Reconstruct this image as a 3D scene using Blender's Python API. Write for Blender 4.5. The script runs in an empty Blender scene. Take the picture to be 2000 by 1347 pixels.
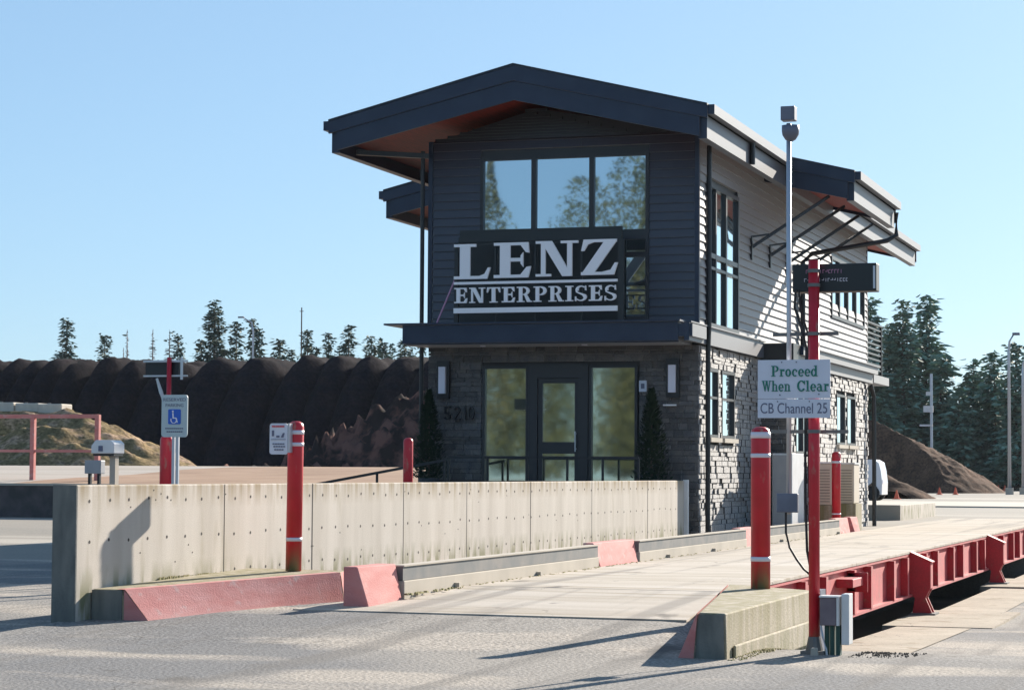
import bpy, bmesh, math, random
from math import sin, cos, pi, radians, sqrt
from mathutils import Vector, Matrix, noise

sc = bpy.context.scene
col = sc.collection
# ------------------------------------------------------------ camera, sky, sun
TH, PH, RHO = radians(17.90993), radians(3.13877), 0.006
F_ = Vector((-sin(TH)*cos(PH), cos(TH)*cos(PH), sin(PH)))
R_ = Vector((cos(TH), sin(TH), 0)); U_ = R_.cross(F_)
R2 = R_*cos(RHO)+U_*sin(RHO); U2 = U_*cos(RHO)-R_*sin(RHO)
cam = bpy.data.cameras.new('camera'); camo = bpy.data.objects.new('camera', cam); col.objects.link(camo)
camo.matrix_world = Matrix(((R2.x,U2.x,-F_.x,0),(R2.y,U2.y,-F_.y,0),(R2.z,U2.z,-F_.z,1.5),(0,0,0,1)))
cam.sensor_width = 36; cam.lens = 36*4500/2000; cam.clip_end = 4000; cam.clip_start = .5
sc.camera = camo
SUN_AZ, SUN_EL = radians(15.5), radians(22)
w = bpy.data.worlds.new('World'); sc.world = w; w.use_nodes = True
nt = w.node_tree; bg = nt.nodes['Background']; sky = nt.nodes.new('ShaderNodeTexSky')
sky.sky_type = 'NISHITA'; sky.sun_disc = False; sky.sun_elevation = SUN_EL; sky.sun_rotation = SUN_AZ
sky.air_density = .8; sky.dust_density = .5; sky.ozone_density = 3.0
gm = nt.nodes.new('ShaderNodeGamma'); gm.inputs[1].default_value = .5; nt.links.new(sky.outputs[0], gm.inputs[0])   # softer contrast between zenith and horizon
tn = nt.nodes.new('ShaderNodeMix'); tn.data_type = 'RGBA'; tn.blend_type = 'MULTIPLY'; tn.inputs[0].default_value = 1; tn.inputs[7].default_value = (1.06, 1.4, 1.66, 1)
nt.links.new(gm.outputs[0], tn.inputs[6]); nt.links.new(tn.outputs[2], bg.inputs[0]); bg.inputs[1].default_value = 0.1
sl = bpy.data.lights.new('sun', 'SUN'); sl.energy = 5.0; sl.angle = radians(.5); sl.color = (1, .91, .79)
so = bpy.data.objects.new('sun', sl); col.objects.link(so)
sd = Vector((sin(SUN_AZ)*cos(SUN_EL), cos(SUN_AZ)*cos(SUN_EL), sin(SUN_EL)))
so.rotation_euler = sd.to_track_quat('Z', 'Y').to_euler(); so.location = sd*60
sc.view_settings.view_transform = 'Standard'; sc.view_settings.look = 'None'
sc.view_settings.exposure = 1.08; sc.view_settings.gamma = 1
rnd = random.Random(7)

# ------------------------------------------------------------ materials
def mat(name, c, rough=.7, metal=0, c2=None, nscale=3, stretch=(1,1,1), lo=.35, hi=.65, bump=0, bscale=60,
        c3=None, n3=1.0, lo3=.55, hi3=.75, st3=(1,1,1), spec=.5, island=0, fine=0, coat=0, sheen=0, drip=None, crack=None, spots=None):
    m = bpy.data.materials.new(name); m.use_nodes = True; t = m.node_tree; p = t.nodes['Principled BSDF']
    p.inputs['Roughness'].default_value = rough; p.inputs['Metallic'].default_value = metal
    p.inputs['Specular IOR Level'].default_value = spec; p.inputs['Coat Weight'].default_value = coat
    p.inputs['Sheen Weight'].default_value = sheen; p.inputs['Sheen Roughness'].default_value = .35
    L = t.links.new; tc = t.nodes.new('ShaderNodeTexCoord')
    def nz(scale, st, detail=6):
        mp = t.nodes.new('ShaderNodeMapping'); mp.inputs['Scale'].default_value = st; L(tc.outputs['Object'], mp.inputs[0])
        n = t.nodes.new('ShaderNodeTexNoise'); n.inputs['Scale'].default_value = scale; n.inputs['Detail'].default_value = detail
        L(mp.outputs[0], n.inputs['Vector']); return n
    def ramp(n, a, b):
        r = t.nodes.new('ShaderNodeMapRange'); r.inputs[1].default_value = a; r.inputs[2].default_value = b
        L(n.outputs['Fac'] if 'Fac' in n.outputs else n.outputs[0], r.inputs[0]); return r.outputs[0]
    def mix(f, a, b, mode='MIX'):
        x = t.nodes.new('ShaderNodeMix'); x.data_type = 'RGBA'; x.blend_type = mode
        if isinstance(f, float): x.inputs[0].default_value = f
        else: L(f, x.inputs[0])
        for i, v in ((6, a), (7, b)):
            if isinstance(v, tuple): x.inputs[i].default_value = (*v, 1)
            else: L(v, x.inputs[i])
        return x.outputs[2]
    cur = tuple(c)
    if c2: cur = mix(ramp(nz(nscale, stretch), lo, hi), cur, tuple(c2))
    if c3: cur = mix(ramp(nz(n3, st3), lo3, hi3), cur, tuple(c3))
    if island:
        g = t.nodes.new('ShaderNodeNewGeometry'); r = t.nodes.new('ShaderNodeMapRange')
        r.inputs[3].default_value = 1-island; r.inputs[4].default_value = 1+island
        L(g.outputs['Random Per Island'], r.inputs[0]); cur = mix(1.0, cur, r.outputs[0], 'MULTIPLY')
    if fine:
        r = t.nodes.new('ShaderNodeMapRange'); n = nz(bscale, (1,1,1), 3); L(n.outputs['Fac'], r.inputs[0])
        r.inputs[1].default_value = .3; r.inputs[2].default_value = .7; r.inputs[3].default_value = 1-fine; r.inputs[4].default_value = 1+fine
        cur = mix(1.0, cur, r.outputs[0], 'MULTIPLY')
    if drip:      # run-off stains below the top edge: colour, object height of the top, reach
        sp = t.nodes.new('ShaderNodeSeparateXYZ'); L(tc.outputs['Object'], sp.inputs[0])
        r = t.nodes.new('ShaderNodeMapRange'); r.inputs[1].default_value = drip[1]-drip[2]; r.inputs[2].default_value = drip[1]; L(sp.outputs[2], r.inputs[0])
        a = t.nodes.new('ShaderNodeMath'); a.operation = 'MULTIPLY'; L(r.outputs[0], a.inputs[0]); L(ramp(nz(2.2,(3.5,3.5,.12)), .38, .62), a.inputs[1])
        cur = mix(a.outputs[0], cur, tuple(drip[0]))
        r2 = t.nodes.new('ShaderNodeMapRange'); r2.inputs[1].default_value = drip[3]+.28; r2.inputs[2].default_value = drip[3]; L(sp.outputs[2], r2.inputs[0])
        a2 = t.nodes.new('ShaderNodeMath'); a2.operation = 'MULTIPLY'; L(r2.outputs[0], a2.inputs[0]); L(ramp(nz(3,(2,2,.5)), .45, .6), a2.inputs[1])
        cur = mix(a2.outputs[0], cur, (.2,.19,.1))
    if crack:     # wandering dark cracks
        wv = nz(.9,(1,1,1)); ad = t.nodes.new('ShaderNodeVectorMath'); ad.operation = 'ADD'; mp = t.nodes.new('ShaderNodeMapping'); mp.inputs['Scale'].default_value = (crack,crack*.7,0)
        L(tc.outputs['Object'], mp.inputs[0]); sc_ = t.nodes.new('ShaderNodeVectorMath'); sc_.operation = 'SCALE'; sc_.inputs['Scale'].default_value = .6
        L(wv.outputs['Color'], sc_.inputs[0]); L(mp.outputs[0], ad.inputs[0]); L(sc_.outputs[0], ad.inputs[1])
        vo = t.nodes.new('ShaderNodeTexVoronoi'); vo.feature = 'DISTANCE_TO_EDGE'; vo.inputs['Scale'].default_value = 1; L(ad.outputs[0], vo.inputs['Vector'])
        r = t.nodes.new('ShaderNodeMapRange'); r.inputs[1].default_value = .004; r.inputs[2].default_value = .0; L(vo.outputs['Distance'], r.inputs[0])
        a = t.nodes.new('ShaderNodeMath'); a.operation = 'MULTIPLY'; L(r.outputs[0], a.inputs[0]); L(ramp(nz(.35,(1,1,1)), .42, .55), a.inputs[1])
        cur = mix(a.outputs[0], cur, (.045,.04,.035))
    if spots:     # oil and tyre marks
        cur = mix(ramp(nz(spots,(1,.5,1)), .64, .72), cur, (.1,.09,.08))
        tk = t.nodes.new('ShaderNodeMath'); tk.operation = 'MULTIPLY'; tk.inputs[1].default_value = .55; L(ramp(nz(1.0,(2.6,.07,1)), .52, .64), tk.inputs[0])
        cur = mix(tk.outputs[0], cur, (.12,.11,.1))
    if isinstance(cur, tuple): p.inputs['Base Color'].default_value = (*cur, 1)
    else: L(cur, p.inputs['Base Color'])
    if bump:
        b = t.nodes.new('ShaderNodeBump'); b.inputs['Strength'].default_value = bump; b.inputs['Distance'].default_value = .02
        L(nz(bscale, (1,1,1), 4).outputs['Fac'], b.inputs['Height']); L(b.outputs[0], p.inputs['Normal'])
    return m

M = {}
M['asphalt'] = mat('asphalt', (.15,.148,.148), .97, c2=(.26,.237,.21), crack=.22, spots=.9, nscale=.22, stretch=(1,.6,1), lo=.45, hi=.56,
                   c3=(.36,.315,.265), n3=.4, st3=(.6,1.3,1), lo3=.53, hi3=.62, bump=.8, bscale=32, fine=.6)
M['yard'] = mat('yard', (.2,.185,.16), .9, c2=(.27,.24,.2), nscale=.12, c3=(.5,.45,.38), n3=.08, st3=(.3,2,1), bump=.3, bscale=20, fine=.2)
M['brown_soil'] = mat('brown_soil', (.24,.13,.07), .95, c2=(.33,.2,.12), nscale=.4, bump=.4, bscale=8)
M['plateau_concrete'] = mat('plateau_concrete', (.34,.29,.24), .9, c2=(.42,.37,.32), nscale=.3, stretch=(.3,2,1))
M['slab'] = mat('slab', (.38,.325,.26), .9, c2=(.5,.45,.39), nscale=.8, stretch=(.3,2.2,1), lo=.35, hi=.66, c3=(.25,.2,.13), n3=1.3, st3=(.18,3,1), crack=.3, spots=1.6, lo3=.52, hi3=.74, bump=.2, bscale=70, fine=.12)
M['concrete'] = mat('concrete', (.46,.41,.35), .85, drip=((.27,.2,.11),1.345,.26,.30), c2=(.56,.505,.44), nscale=1.0, stretch=(2.5,2.5,.3), c3=(.38,.33,.25), n3=1.2, st3=(3,3,.6), lo3=.6, hi3=.8, bump=.15, bscale=90, fine=.08)
M['dirty_concrete'] = mat('dirty_concrete', (.42,.365,.28), .85, drip=((.22,.19,.09),.38,.3,-.1), c2=(.3,.26,.16), nscale=2.5, stretch=(3,3,.5), c3=(.22,.2,.13), n3=3, st3=(4,4,1), bump=.3, bscale=50, fine=.15)
M['moss'] = mat('moss', (.2,.19,.07), .95, c2=(.33,.28,.15), nscale=9)
M['tie_hole'] = mat('tie_hole', (.06,.05,.045), .9)
M['joint'] = mat('joint', (.07,.06,.05), .9)
M['red_curb'] = mat('red_curb', (.56,.19,.175), .85, c2=(.6,.26,.24), nscale=2.5, stretch=(1,1,3), c3=(.55,.36,.33), n3=7, lo3=.6, hi3=.75, bump=.25, bscale=60)
M['red_paint'] = mat('red_paint', (.6,.012,.03), .42, c2=(.48,.012,.022), nscale=4, c3=(.42,.13,.1), n3=9, lo3=.6, hi3=.68, st3=(1,1,.35), drip=((.34,.02,.02),6,.1,.02))
M['red_steel'] = mat('red_steel', (.5,.02,.028), .6, c2=(.38,.02,.025), nscale=3, sheen=.1, c3=(.26,.1,.06), fine=.12, n3=6, lo3=.62, hi3=.75, bump=.1, bscale=30)
M['reflector'] = mat('reflector', (.7,.66,.72), .4)
M['rail_steel'] = mat('rail_steel', (.12,.13,.135), .6, c2=(.19,.18,.17), nscale=3, metal=.3)
M['grey_steel'] = mat('grey_steel', (.16,.17,.22), .5, metal=.2, c2=(.12,.13,.17), nscale=6)
M['galv'] = mat('galv', (.5,.52,.56), .4, metal=.6)
M['cabinet_grey'] = mat('cabinet_grey', (.3,.31,.33), .55, c2=(.36,.36,.37), nscale=3)
M['white_metal'] = mat('white_metal', (.72,.72,.72), .4, c2=(.64,.64,.63), nscale=4)
M['beige_metal'] = mat('beige_metal', (.58,.5,.4), .5)
M['grille'] = mat('grille', (.22,.19,.16), .6)
M['stone'] = mat('stone', (.07,.07,.075), .5, c2=(.13,.115,.105), nscale=5, bump=.8, bscale=30, island=.35, sheen=1)
M['mortar'] = mat('mortar', (.05,.05,.05), .95)
M['siding'] = mat('siding', (.014,.017,.034), .45, c2=(.022,.025,.042), nscale=4, stretch=(1,1,6), spec=.9, sheen=.6, island=.12)
M['fascia'] = mat('fascia', (.013,.024,.05), .42, c2=(.02,.033,.062), nscale=2, metal=.2, sheen=.3)
M['roofing'] = mat('roofing', (.02,.028,.04), .5, metal=.3)
M['soffit'] = mat('soffit', (.42,.05,.028), .6, c2=(.26,.035,.02), nscale=3, stretch=(12,.6,1))
M['black_metal'] = mat('black_metal', (.012,.014,.017), .4)
M['frame_dark'] = mat('frame_dark', (.02,.022,.026), .4)
M['lamp_glass'] = mat('lamp_glass', (.72,.7,.78), .5)
M['letter_white'] = mat('letter_white', (.9,.87,.88), .5)
M['sign_black'] = mat('sign_black', (.012,.018,.02), .5)
M['sign_white'] = mat('sign_white', (.66,.68,.76), .5, c2=(.6,.62,.7), nscale=5)
M['green_ink'] = mat('green_ink', (.01,.17,.12), .6)
M['grey_ink'] = mat('grey_ink', (.12,.13,.2), .6)
M['blue_ink'] = mat('blue_ink', (.02,.12,.55), .5)
M['red_ink'] = mat('red_ink', (.55,.1,.12), .5)
M['pink_ink'] = mat('pink_ink', (.5,.25,.4), .5)
M['sign_green_grey'] = mat('sign_green_grey', (.5,.58,.58), .5)
M['compost'] = mat('compost', (.008,.008,.013), .97, c2=(.02,.015,.018), nscale=1.2, bump=1, bscale=5, spec=.05, fine=.5)
M['brown_pile'] = mat('brown_pile', (.15,.085,.055), .95, c2=(.06,.035,.025), nscale=.7, bump=1, bscale=6, spec=.05, fine=.5)
M['spoil'] = mat('spoil', (.16,.08,.065), .95, c2=(.025,.018,.018), nscale=.9, lo=.4, hi=.55, bump=1, bscale=7, spec=.1)
M['earth'] = mat('earth', (.24,.17,.09), .95, c2=(.15,.12,.06), nscale=.6, c3=(.36,.25,.17), n3=1.3, lo3=.5, hi3=.65, bump=1, bscale=7, spec=.05, fine=.5)
M['bark'] = mat('bark', (.09,.06,.045), .9, c2=(.14,.1,.08), nscale=3)
M['pale_bark'] = mat('pale_bark', (.26,.19,.17), .9)
M['needle'] = mat('needle', (.055,.1,.08), .7, c2=(.085,.14,.1), nscale=.5, island=.35, spec=.3)
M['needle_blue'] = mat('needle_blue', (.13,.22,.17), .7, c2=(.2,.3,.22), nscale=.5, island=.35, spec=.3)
M['olive'] = mat('olive', (.05,.07,.032), .9, c2=(.09,.085,.04), nscale=.12, island=.25, spec=.1)
M['cypress'] = mat('cypress', (.01,.028,.014), .8, c2=(.018,.04,.02), nscale=8)
M['cone_orange'] = mat('cone_orange', (.75,.13,.05), .5)
M['tyre'] = mat('tyre', (.015,.015,.015), .8)
M['car_white'] = mat('car_white', (.75,.75,.78), .3, coat=.5)
M['retaining'] = mat('retaining', (.06,.055,.055), .9, c2=(.12,.1,.1), nscale=2, bump=.6, bscale=8)
M['cap'] = mat('cap', (.4,.36,.3), .9, c2=(.48,.43,.36), nscale=1.5, stretch=(1,1,.5))
M['shaded_weathered'] = mat('shaded_weathered', (.12,.125,.115), .95, c2=(.2,.2,.18), nscale=4, stretch=(2,2,.6), bump=.3, bscale=40)  # mossy concrete, darkened further to paint in shade on camera-facing ends
M['cable'] = mat('cable', (.015,.015,.017), .6)
M['green_leg'] = mat('green_leg', (.02,.07,.055), .6)
M['box_brown'] = mat('box_brown', (.2,.16,.18), .6, c2=(.14,.11,.13), nscale=6)
M['pale_block'] = mat('pale_block', (.62,.56,.47), .85, c2=(.5,.45,.38), nscale=2)
M['pad'] = mat('pad', (.3,.25,.185), .95, c2=(.4,.34,.26), nscale=1.1, c3=(.2,.15,.09), n3=2.2, lo3=.56, hi3=.68, crack=.5, bump=.3, bscale=30, fine=.2)
M['pot'] = mat('pot', (.04,.05,.06), .6)

def glass(name, tint, fac, inner):
    m = bpy.data.materials.new(name); m.use_nodes = True; t = m.node_tree; L = t.links.new
    p = t.nodes['Principled BSDF']; p.inputs['Base Color'].default_value = (*inner, 1); p.inputs['Roughness'].default_value = .3
    g = t.nodes.new('ShaderNodeBsdfGlossy'); g.inputs['Roughness'].default_value = .018 if name == 'glass' else .028; g.inputs['Color'].default_value = (*tint, 1)
    tc = t.nodes.new('ShaderNodeTexCoord'); n = t.nodes.new('ShaderNodeTexNoise'); n.inputs['Scale'].default_value = .9
    b = t.nodes.new('ShaderNodeBump'); b.inputs['Strength'].default_value = .05; b.inputs['Distance'].default_value = .01
    L(tc.outputs['Object'], n.inputs['Vector']); L(n.outputs['Fac'], b.inputs['Height']); L(b.outputs[0], g.inputs['Normal'])
    fr = t.nodes.new('ShaderNodeFresnel'); fr.inputs[0].default_value = 1.5
    a = t.nodes.new('ShaderNodeMath'); a.operation = 'ADD'; a.use_clamp = True; a.inputs[1].default_value = fac; L(fr.outputs[0], a.inputs[0])
    mx = t.nodes.new('ShaderNodeMixShader'); L(a.outputs[0], mx.inputs[0]); L(p.outputs[0], mx.inputs[1]); L(g.outputs[0], mx.inputs[2])
    L(mx.outputs[0], t.nodes['Material Output'].inputs[0]); return m
M['glass'] = glass('glass', (.8,.93,1), .5, (.02,.03,.035))
M['glass_low'] = glass('glass_low', (.9,1,.88), .56, (.03,.04,.025))

# ------------------------------------------------------------ mesh builder
class MB:
    def __init__(s): s.v = []; s.f = []
    def add(s, vs, fs):
        o = len(s.v); s.v += [tuple(v) for v in vs]; s.f += [tuple(i+o for i in f) for f in fs]; return s
    def box(s, x0, x1, y0, y1, z0, z1):
        return s.add([(x0,y0,z0),(x1,y0,z0),(x1,y1,z0),(x0,y1,z0),(x0,y0,z1),(x1,y0,z1),(x1,y1,z1),(x0,y1,z1)],
              [(0,3,2,1),(4,5,6,7),(0,1,5,4),(1,2,6,5),(2,3,7,6),(3,0,4,7)])
    def hull(s, bot, top):           # two loops with equal counts (counter-clockwise from above)
        n = len(bot)
        return s.add(list(bot)+list(top), [tuple(range(n))[::-1], tuple(range(n, 2*n))]+[(i,(i+1)%n,n+(i+1)%n,n+i) for i in range(n)])
    def xz(s, poly, y0, y1):         # polygon in x,z pushed along y
        n = len(poly); a = [(x,y0,z) for x,z in poly]; b = [(x,y1,z) for x,z in poly]
        return s.add(a+b, [tuple(range(n)), tuple(range(n,2*n))[::-1]]+[(i,n+i,n+(i+1)%n,(i+1)%n) for i in range(n)])
    def yz(s, poly, x0, x1):
        n = len(poly); a = [(x0,y,z) for y,z in poly]; b = [(x1,y,z) for y,z in poly]
        return s.add(a+b, [tuple(range(n))[::-1], tuple(range(n,2*n))]+[(i,(i+1)%n,n+(i+1)%n,n+i) for i in range(n)])
    def tube(s, pts, r, n=10, caps=True):
        pts = [Vector(p) for p in pts]; rr = r if isinstance(r, (list, tuple)) else [r]*len(pts); rings = []
        for i, p in enumerate(pts):
            d = (pts[min(i+1,len(pts)-1)]-pts[max(i-1,0)]).normalized()
            a = d.cross(Vector((0,0,1))) if abs(d.z) < .95 else d.cross(Vector((0,1,0))); a.normalize(); b = d.cross(a)
            rings.append([p+(a*cos(2*pi*k/n)+b*sin(2*pi*k/n))*rr[i] for k in range(n)])
        vs = [v for R in rings for v in R]; fs = []
        for i in range(len(pts)-1):
            for k in range(n): fs.append((i*n+k, i*n+(k+1)%n, (i+1)*n+(k+1)%n, (i+1)*n+k))
        if caps: fs += [tuple(range(n))[::-1], tuple(range((len(pts)-1)*n, len(pts)*n))]
        return s.add(vs, fs)
    def bar(s, p, q, w_, h_):        # rectangular bar
        p, q = Vector(p), Vector(q); d = (q-p).normalized()
        a = d.cross(Vector((0,0,1))) if abs(d.z) < .95 else Vector((1,0,0)); a.normalize(); b = a.cross(d)
        vs = [P+a*i*w_/2+b*j*h_/2 for P in (p, q) for i, j in ((-1,-1),(1,-1),(1,1),(-1,1))]
        return s.add(vs, [(0,1,2,3),(7,6,5,4),(0,4,5,1),(1,5,6,2),(2,6,7,3),(3,7,4,0)])
    def build(s, name, m, parent=None, bevel=0, smooth=False, origin=None):
        o0 = Vector(origin) if origin is not None else (Vector(parent['_o']) if parent is not None and '_o' in parent else Vector((0,0,0)))
        me = bpy.data.meshes.new(name); me.from_pydata([(v[0]-o0.x, v[1]-o0.y, v[2]-o0.z) for v in s.v], [], s.f)
        me.update()
        if not smooth or True:
            bm = bmesh.new(); bm.from_mesh(me); bmesh.ops.recalc_face_normals(bm, faces=bm.faces)
            bm.to_mesh(me); bm.free()
        if smooth: me.shade_smooth()
        me.materials.append(m); o = bpy.data.objects.new(name, me); col.objects.link(o); o['_o'] = tuple(o0)
        if parent is not None: o.parent = parent
        else: o.location = o0
        if bevel:
            b = o.modifiers.new('bevel', 'BEVEL'); b.width = bevel; b.segments = 2; b.limit_method = 'ANGLE'
        return o
def tag(o, label=None, cat=None, group=None, kind=None):
    if label: o['label'] = label
    if cat: o['category'] = cat
    if group: o['group'] = group
    if kind: o['kind'] = kind
    return o
def thing(name, loc, label, cat, group=None):
    o = bpy.data.objects.new(name, None); o.empty_display_size = .2; o.location = loc; col.objects.link(o); o['_o'] = tuple(loc)
    return tag(o, label, cat, group)
def copy_thing(src, loc, label, rz=0, scale=1, group=None):
    r = src.copy(); col.objects.link(r); r.location = loc; r.rotation_euler[2] = rz; r.scale = (scale,)*3; r['label'] = label
    if group: r['group'] = group
    for ch in src.children:
        c = ch.copy(); col.objects.link(c); c.parent = r
        for g in ch.children:
            d = g.copy(); col.objects.link(d); d.parent = c
    return r
def sm(a, b, x):
    t = min(1, max(0, (x-a)/(b-a))); return t*t*(3-2*t)
def lin(a, b, x): return min(1, max(0, (x-a)/(b-a)))

# ------------------------------------------------------------ ground
def h(x, y):
    if (x < -22.2 and 60.2 < y < 100) or (x < -36 and 60.2 < y < 420):                      # raised yard behind the retaining wall
        return 1.0+.62*lin(60.2, 78, y)+.02*sin(y*.7)
    if -8.35 < x < -5.35 and 24.9 < y < 61: return -1.7
    if x > -5.35:
        d = -.76*lin(19.4,28.6,y)*sm(18.2,21,y)-.14*lin(28.6,38,y)+(.1*lin(18.2,21.4,y)+.76*lin(19.4,28.6,y)*sm(18.2,21,y))*(1-sm(-5.2,-4.3,x))*(1-sm(22.5,25,y))
        return d*(1-sm(64, 80, y))+.13*sm(64, 80, y)
    if x < -10.9: return .13*sm(40, 75, y)
    a = .1*lin(18.2, 21.4, y)
    return a+.03*lin(21.4, 28, y)
def grid(xs, ys, f):
    vs = [(x, y, f(x, y)) for y in ys for x in xs]; n = len(xs)
    fs = [(j*n+i, j*n+i+1, (j+1)*n+i+1, (j+1)*n+i) for j in range(len(ys)-1) for i in range(n-1)]
    return vs, fs
def arange(a, b, s):
    n = int(round((b-a)/s)); return [a+(b-a)*i/n for i in range(n+1)]
xs = [-1500,-700,-350,-180,-110]+arange(-80,-40,4)+[-36.01,-35.99,-32,-28,-24]+[-22.21,-22.19]+arange(-20,-11.2,1.2)+[-10.91,-10.89,-10,-9.2,-8.36,-8.34,-7,-6,-5.36,-5.34]+arange(-5.1,3,.3)+arange(4,30,4)+[60,150,400,900,1500]
ys = [-300,-80,-20,0]+arange(5,24,1)+[24.89,24.91]+arange(26,60,2)+[60.19,60.21,60.99,61.01]+arange(62,82,2)+[90,99.9,100.1]+arange(108,216,12)+[260,350,500,900,1800]
vs, fs = grid(xs, ys, h)
yard = [f for f in fs if sum(vs[i][1] for i in f)/4 > 33 and not (sum(vs[i][0] for i in f)/4 > -5.35 and sum(vs[i][1] for i in f)/4 < 62)]
near = [f for f in fs if f not in set(yard)]
plc = [f for f in yard if max(vs[i][2] for i in f) > .9]
soil = [f for f in plc if sum(vs[i][0] for i in f)/4 > -37.9 or sum(vs[i][1] for i in f)/4 > 100]
ps, ss = set(plc), set(soil)
for nm, fl, m_ in (('ground', near, 'asphalt'), ('yard_ground', [f for f in yard if f not in ps], 'yard'),
                   ('raised_yard', [f for f in plc if f not in ss], 'plateau_concrete'), ('soil_ground', soil, 'brown_soil')):
    b = MB(); b.add(vs, fl); me = bpy.data.meshes.new(nm); me.from_pydata(b.v, [], b.f)
    bm = bmesh.new(); bm.from_mesh(me); bmesh.ops.delete(bm, geom=[v for v in bm.verts if not v.link_faces], context='VERTS'); bm.to_mesh(me); bm.free()
    me.materials.append(M[m_]); o = bpy.data.objects.new(nm, me); col.objects.link(o); tag(o, kind='structure')
# concrete approach slab and the strip along the pit
b = MB()
b.hull([(-9.25,21.5,-.6),(-5.15,21.35,-.6),(-5.55,24.86,-.6),(-8.75,24.86,-.6)], [(-9.25,21.5,.108),(-5.15,21.35,.108),(-5.55,24.86,.2),(-8.75,24.86,.2)])
tag(b.build('approach_slab', M['slab']), kind='structure')
b = MB(); b.box(-9.25,-5.15,21.36,21.47,-.1,.09); tag(b.build('slab_joint', M['joint']), kind='structure')
b = MB()
for y0, y1, X in ((36.2,40.6,-3.9),(49.6,53.6,-3.9)):
    z0 = h(-4.5, y0); z1 = h(-4.5, y1)
    b.hull([(-5.6,y0,z0-.1),(X,y0,z0-.1),(X,y1,z1-.1),(-5.6,y1,z1-.1)], [(-5.6,y0,-.86),(X,y0,-.86),(X,y1,-.86),(-5.6,y1,-.86)])
tag(b.build('footing_pads', M['pad']), kind='structure')
b = MB()
for y0, y1 in ((26,36),(40.8,49.4),(53.8,62)):
    n = 6
    for k in range(n):
        a, c = y0+(y1-y0)*k/n, y0+(y1-y0)*(k+1)/n
        b.add([(-5.34,a,h(-4.5,a)+.012),(-4.2,a,h(-4.5,a)+.012),(-4.2,c,h(-4.5,c)+.012),(-5.34,c,h(-4.5,c)+.012)], [(0,1,2,3)])
o = b.build('pavement_strip', M['pad']); tag(o, kind='structure')
b = MB(); b.box(-40,-9,96,112,.06,.19); tag(b.build('far_pavement', M['cap']), kind='structure')

# ------------------------------------------------------------ long concrete wall
WX = -10.72
t = thing('concrete_wall', (WX,19.7,0), 'long pale concrete wall with rows of tie holes beside the weighing lane', 'wall')
b = MB(); b.box(WX-.25, WX, 19.7, 43.55, -.1, 1.345); b.build('wall_body', M['concrete'], t, bevel=.012)
b = MB(); y = 19.95
while y < 43.2:
    for z in (1.2,.81,.42):
        if z < .5 and y < 23.2: continue
        yy = y+rnd.uniform(-.02,.02); zz = z+rnd.uniform(-.015,.015)
        b.tube([(WX-.01,yy,zz),(WX+.0025,yy,zz)], .017, 8)
    y += .41
for k in range(26):
    yy, zz = rnd.uniform(20,40), rnd.uniform(.5,1.3); b.tube([(WX-.01,yy,zz),(WX+.0025,yy,zz)], .009, 6)
tag(b.build('tie_holes', M['tie_hole'], t), kind='stuff'); t.rotation_euler[2] = -.0068
b = MB()
for yy, ww in ((25.38,.012),(33.85,.009),(40.82,.007),(22.96,.004),(28.4,.004),(30.9,.003),(37.2,.003)):
    b.box(WX-.01, WX+.003, yy-ww, yy+ww, .1, 1.34)
b.build('panel_joint', M['joint'], t)
b = MB(); b.box(WX-.02, WX+.07, 43.56, 43.66, .1, 1.36); b.build('end_channel', M['white_metal'], t)
# ------------------------------------------------------------ curbs
t = thing('entry_curb', (-10.2,20,0), 'low concrete curb painted red on its sloping face, below the long wall', 'curb')
bot = [(-10.70,20,-.05),(-10.19,20,-.05),(-9.41,22.95,-.05),(-9.42,23.49,-.05),(-10.70,23.6,-.05)]
top = [(-10.70,20,.345),(-10.40,20,.345),(-9.41,23.0,.41),(-9.47,23.49,.41),(-10.70,23.6,.41)]
MB().hull(bot, top).build('curb_body', M['dirty_concrete'], t, bevel=.01)
MB().xz([(-10.70,-.04),(-10.38,-.04),(-10.38,.34),(-10.70,.34)],19.985,19.999).build('shaded_weathered_end', M['shaded_weathered'], t)  # dark panel: shade painted onto the mossy curb end
b = MB()   # painted jacket on the lane side
e = .006
n = 16; vs = []
for k in range(n+1):
    q = k/n; B0 = Vector((-10.06+.78*q+e, 20+2.95*q, .03*q)); T0 = Vector((-10.36+1.0*q+e, 20+3.0*q, .348+.065*q))
    for m_ in range(5): vs.append(B0.lerp(T0, m_/4))
    vs.append(T0+Vector((-.09,0,.002)))
b.add(vs, [(k*6+m_, (k+1)*6+m_, (k+1)*6+m_+1, k*6+m_+1) for k in range(n) for m_ in range(5)])
b.add([(-10.36,20-e,.345),(-10.06+e,20-e,0),(-10.36,20-e,0)], [(0,1,2)])
b.add([(-9.27,22.96,.03),(-9.33,23.5,.03),(-9.43,23.5,.413),(-9.35,23.01,.413)], [(0,1,2,3)])
b.build('red_paint_band', M['red_curb'], t)
b = MB()
for k in range(260):
    y = 21.4+2.3*rnd.random(); s = rnd.uniform(.004,.018); x = WX+rnd.random()*.03; b.hull([(x,y,.36),(x+s,y,.36),(x+s,y+s*1.5,.36),(x,y+s*1.4,.36)],[(x+s*.2,y,.385+s),(x+s*.6,y,.38+s),(x+s*.5,y+s,.385+s*1.3),(x+s*.1,y+s,.38+s)])
tag(b.build('moss', M['moss'], t), kind='stuff')
MB().box(WX-.252,WX+.002,19.685,19.699,-.1,1.346).build('shaded_weathered_end', M['shaded_weathered'], bpy.data.objects['concrete_wall'])  # wall end, mossy and painted darker as its shaded face
t = thing('entry_block', (-4.3,20,0), 'stained concrete wedge block carrying a red bollard at the right of the lane', 'concrete block')
bot = [(-4.49,18.35,-.05),(-4.08,18.3,-.05),(-4.08,22.2,-.4),(-5.2,23.3,-.4)]
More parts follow.
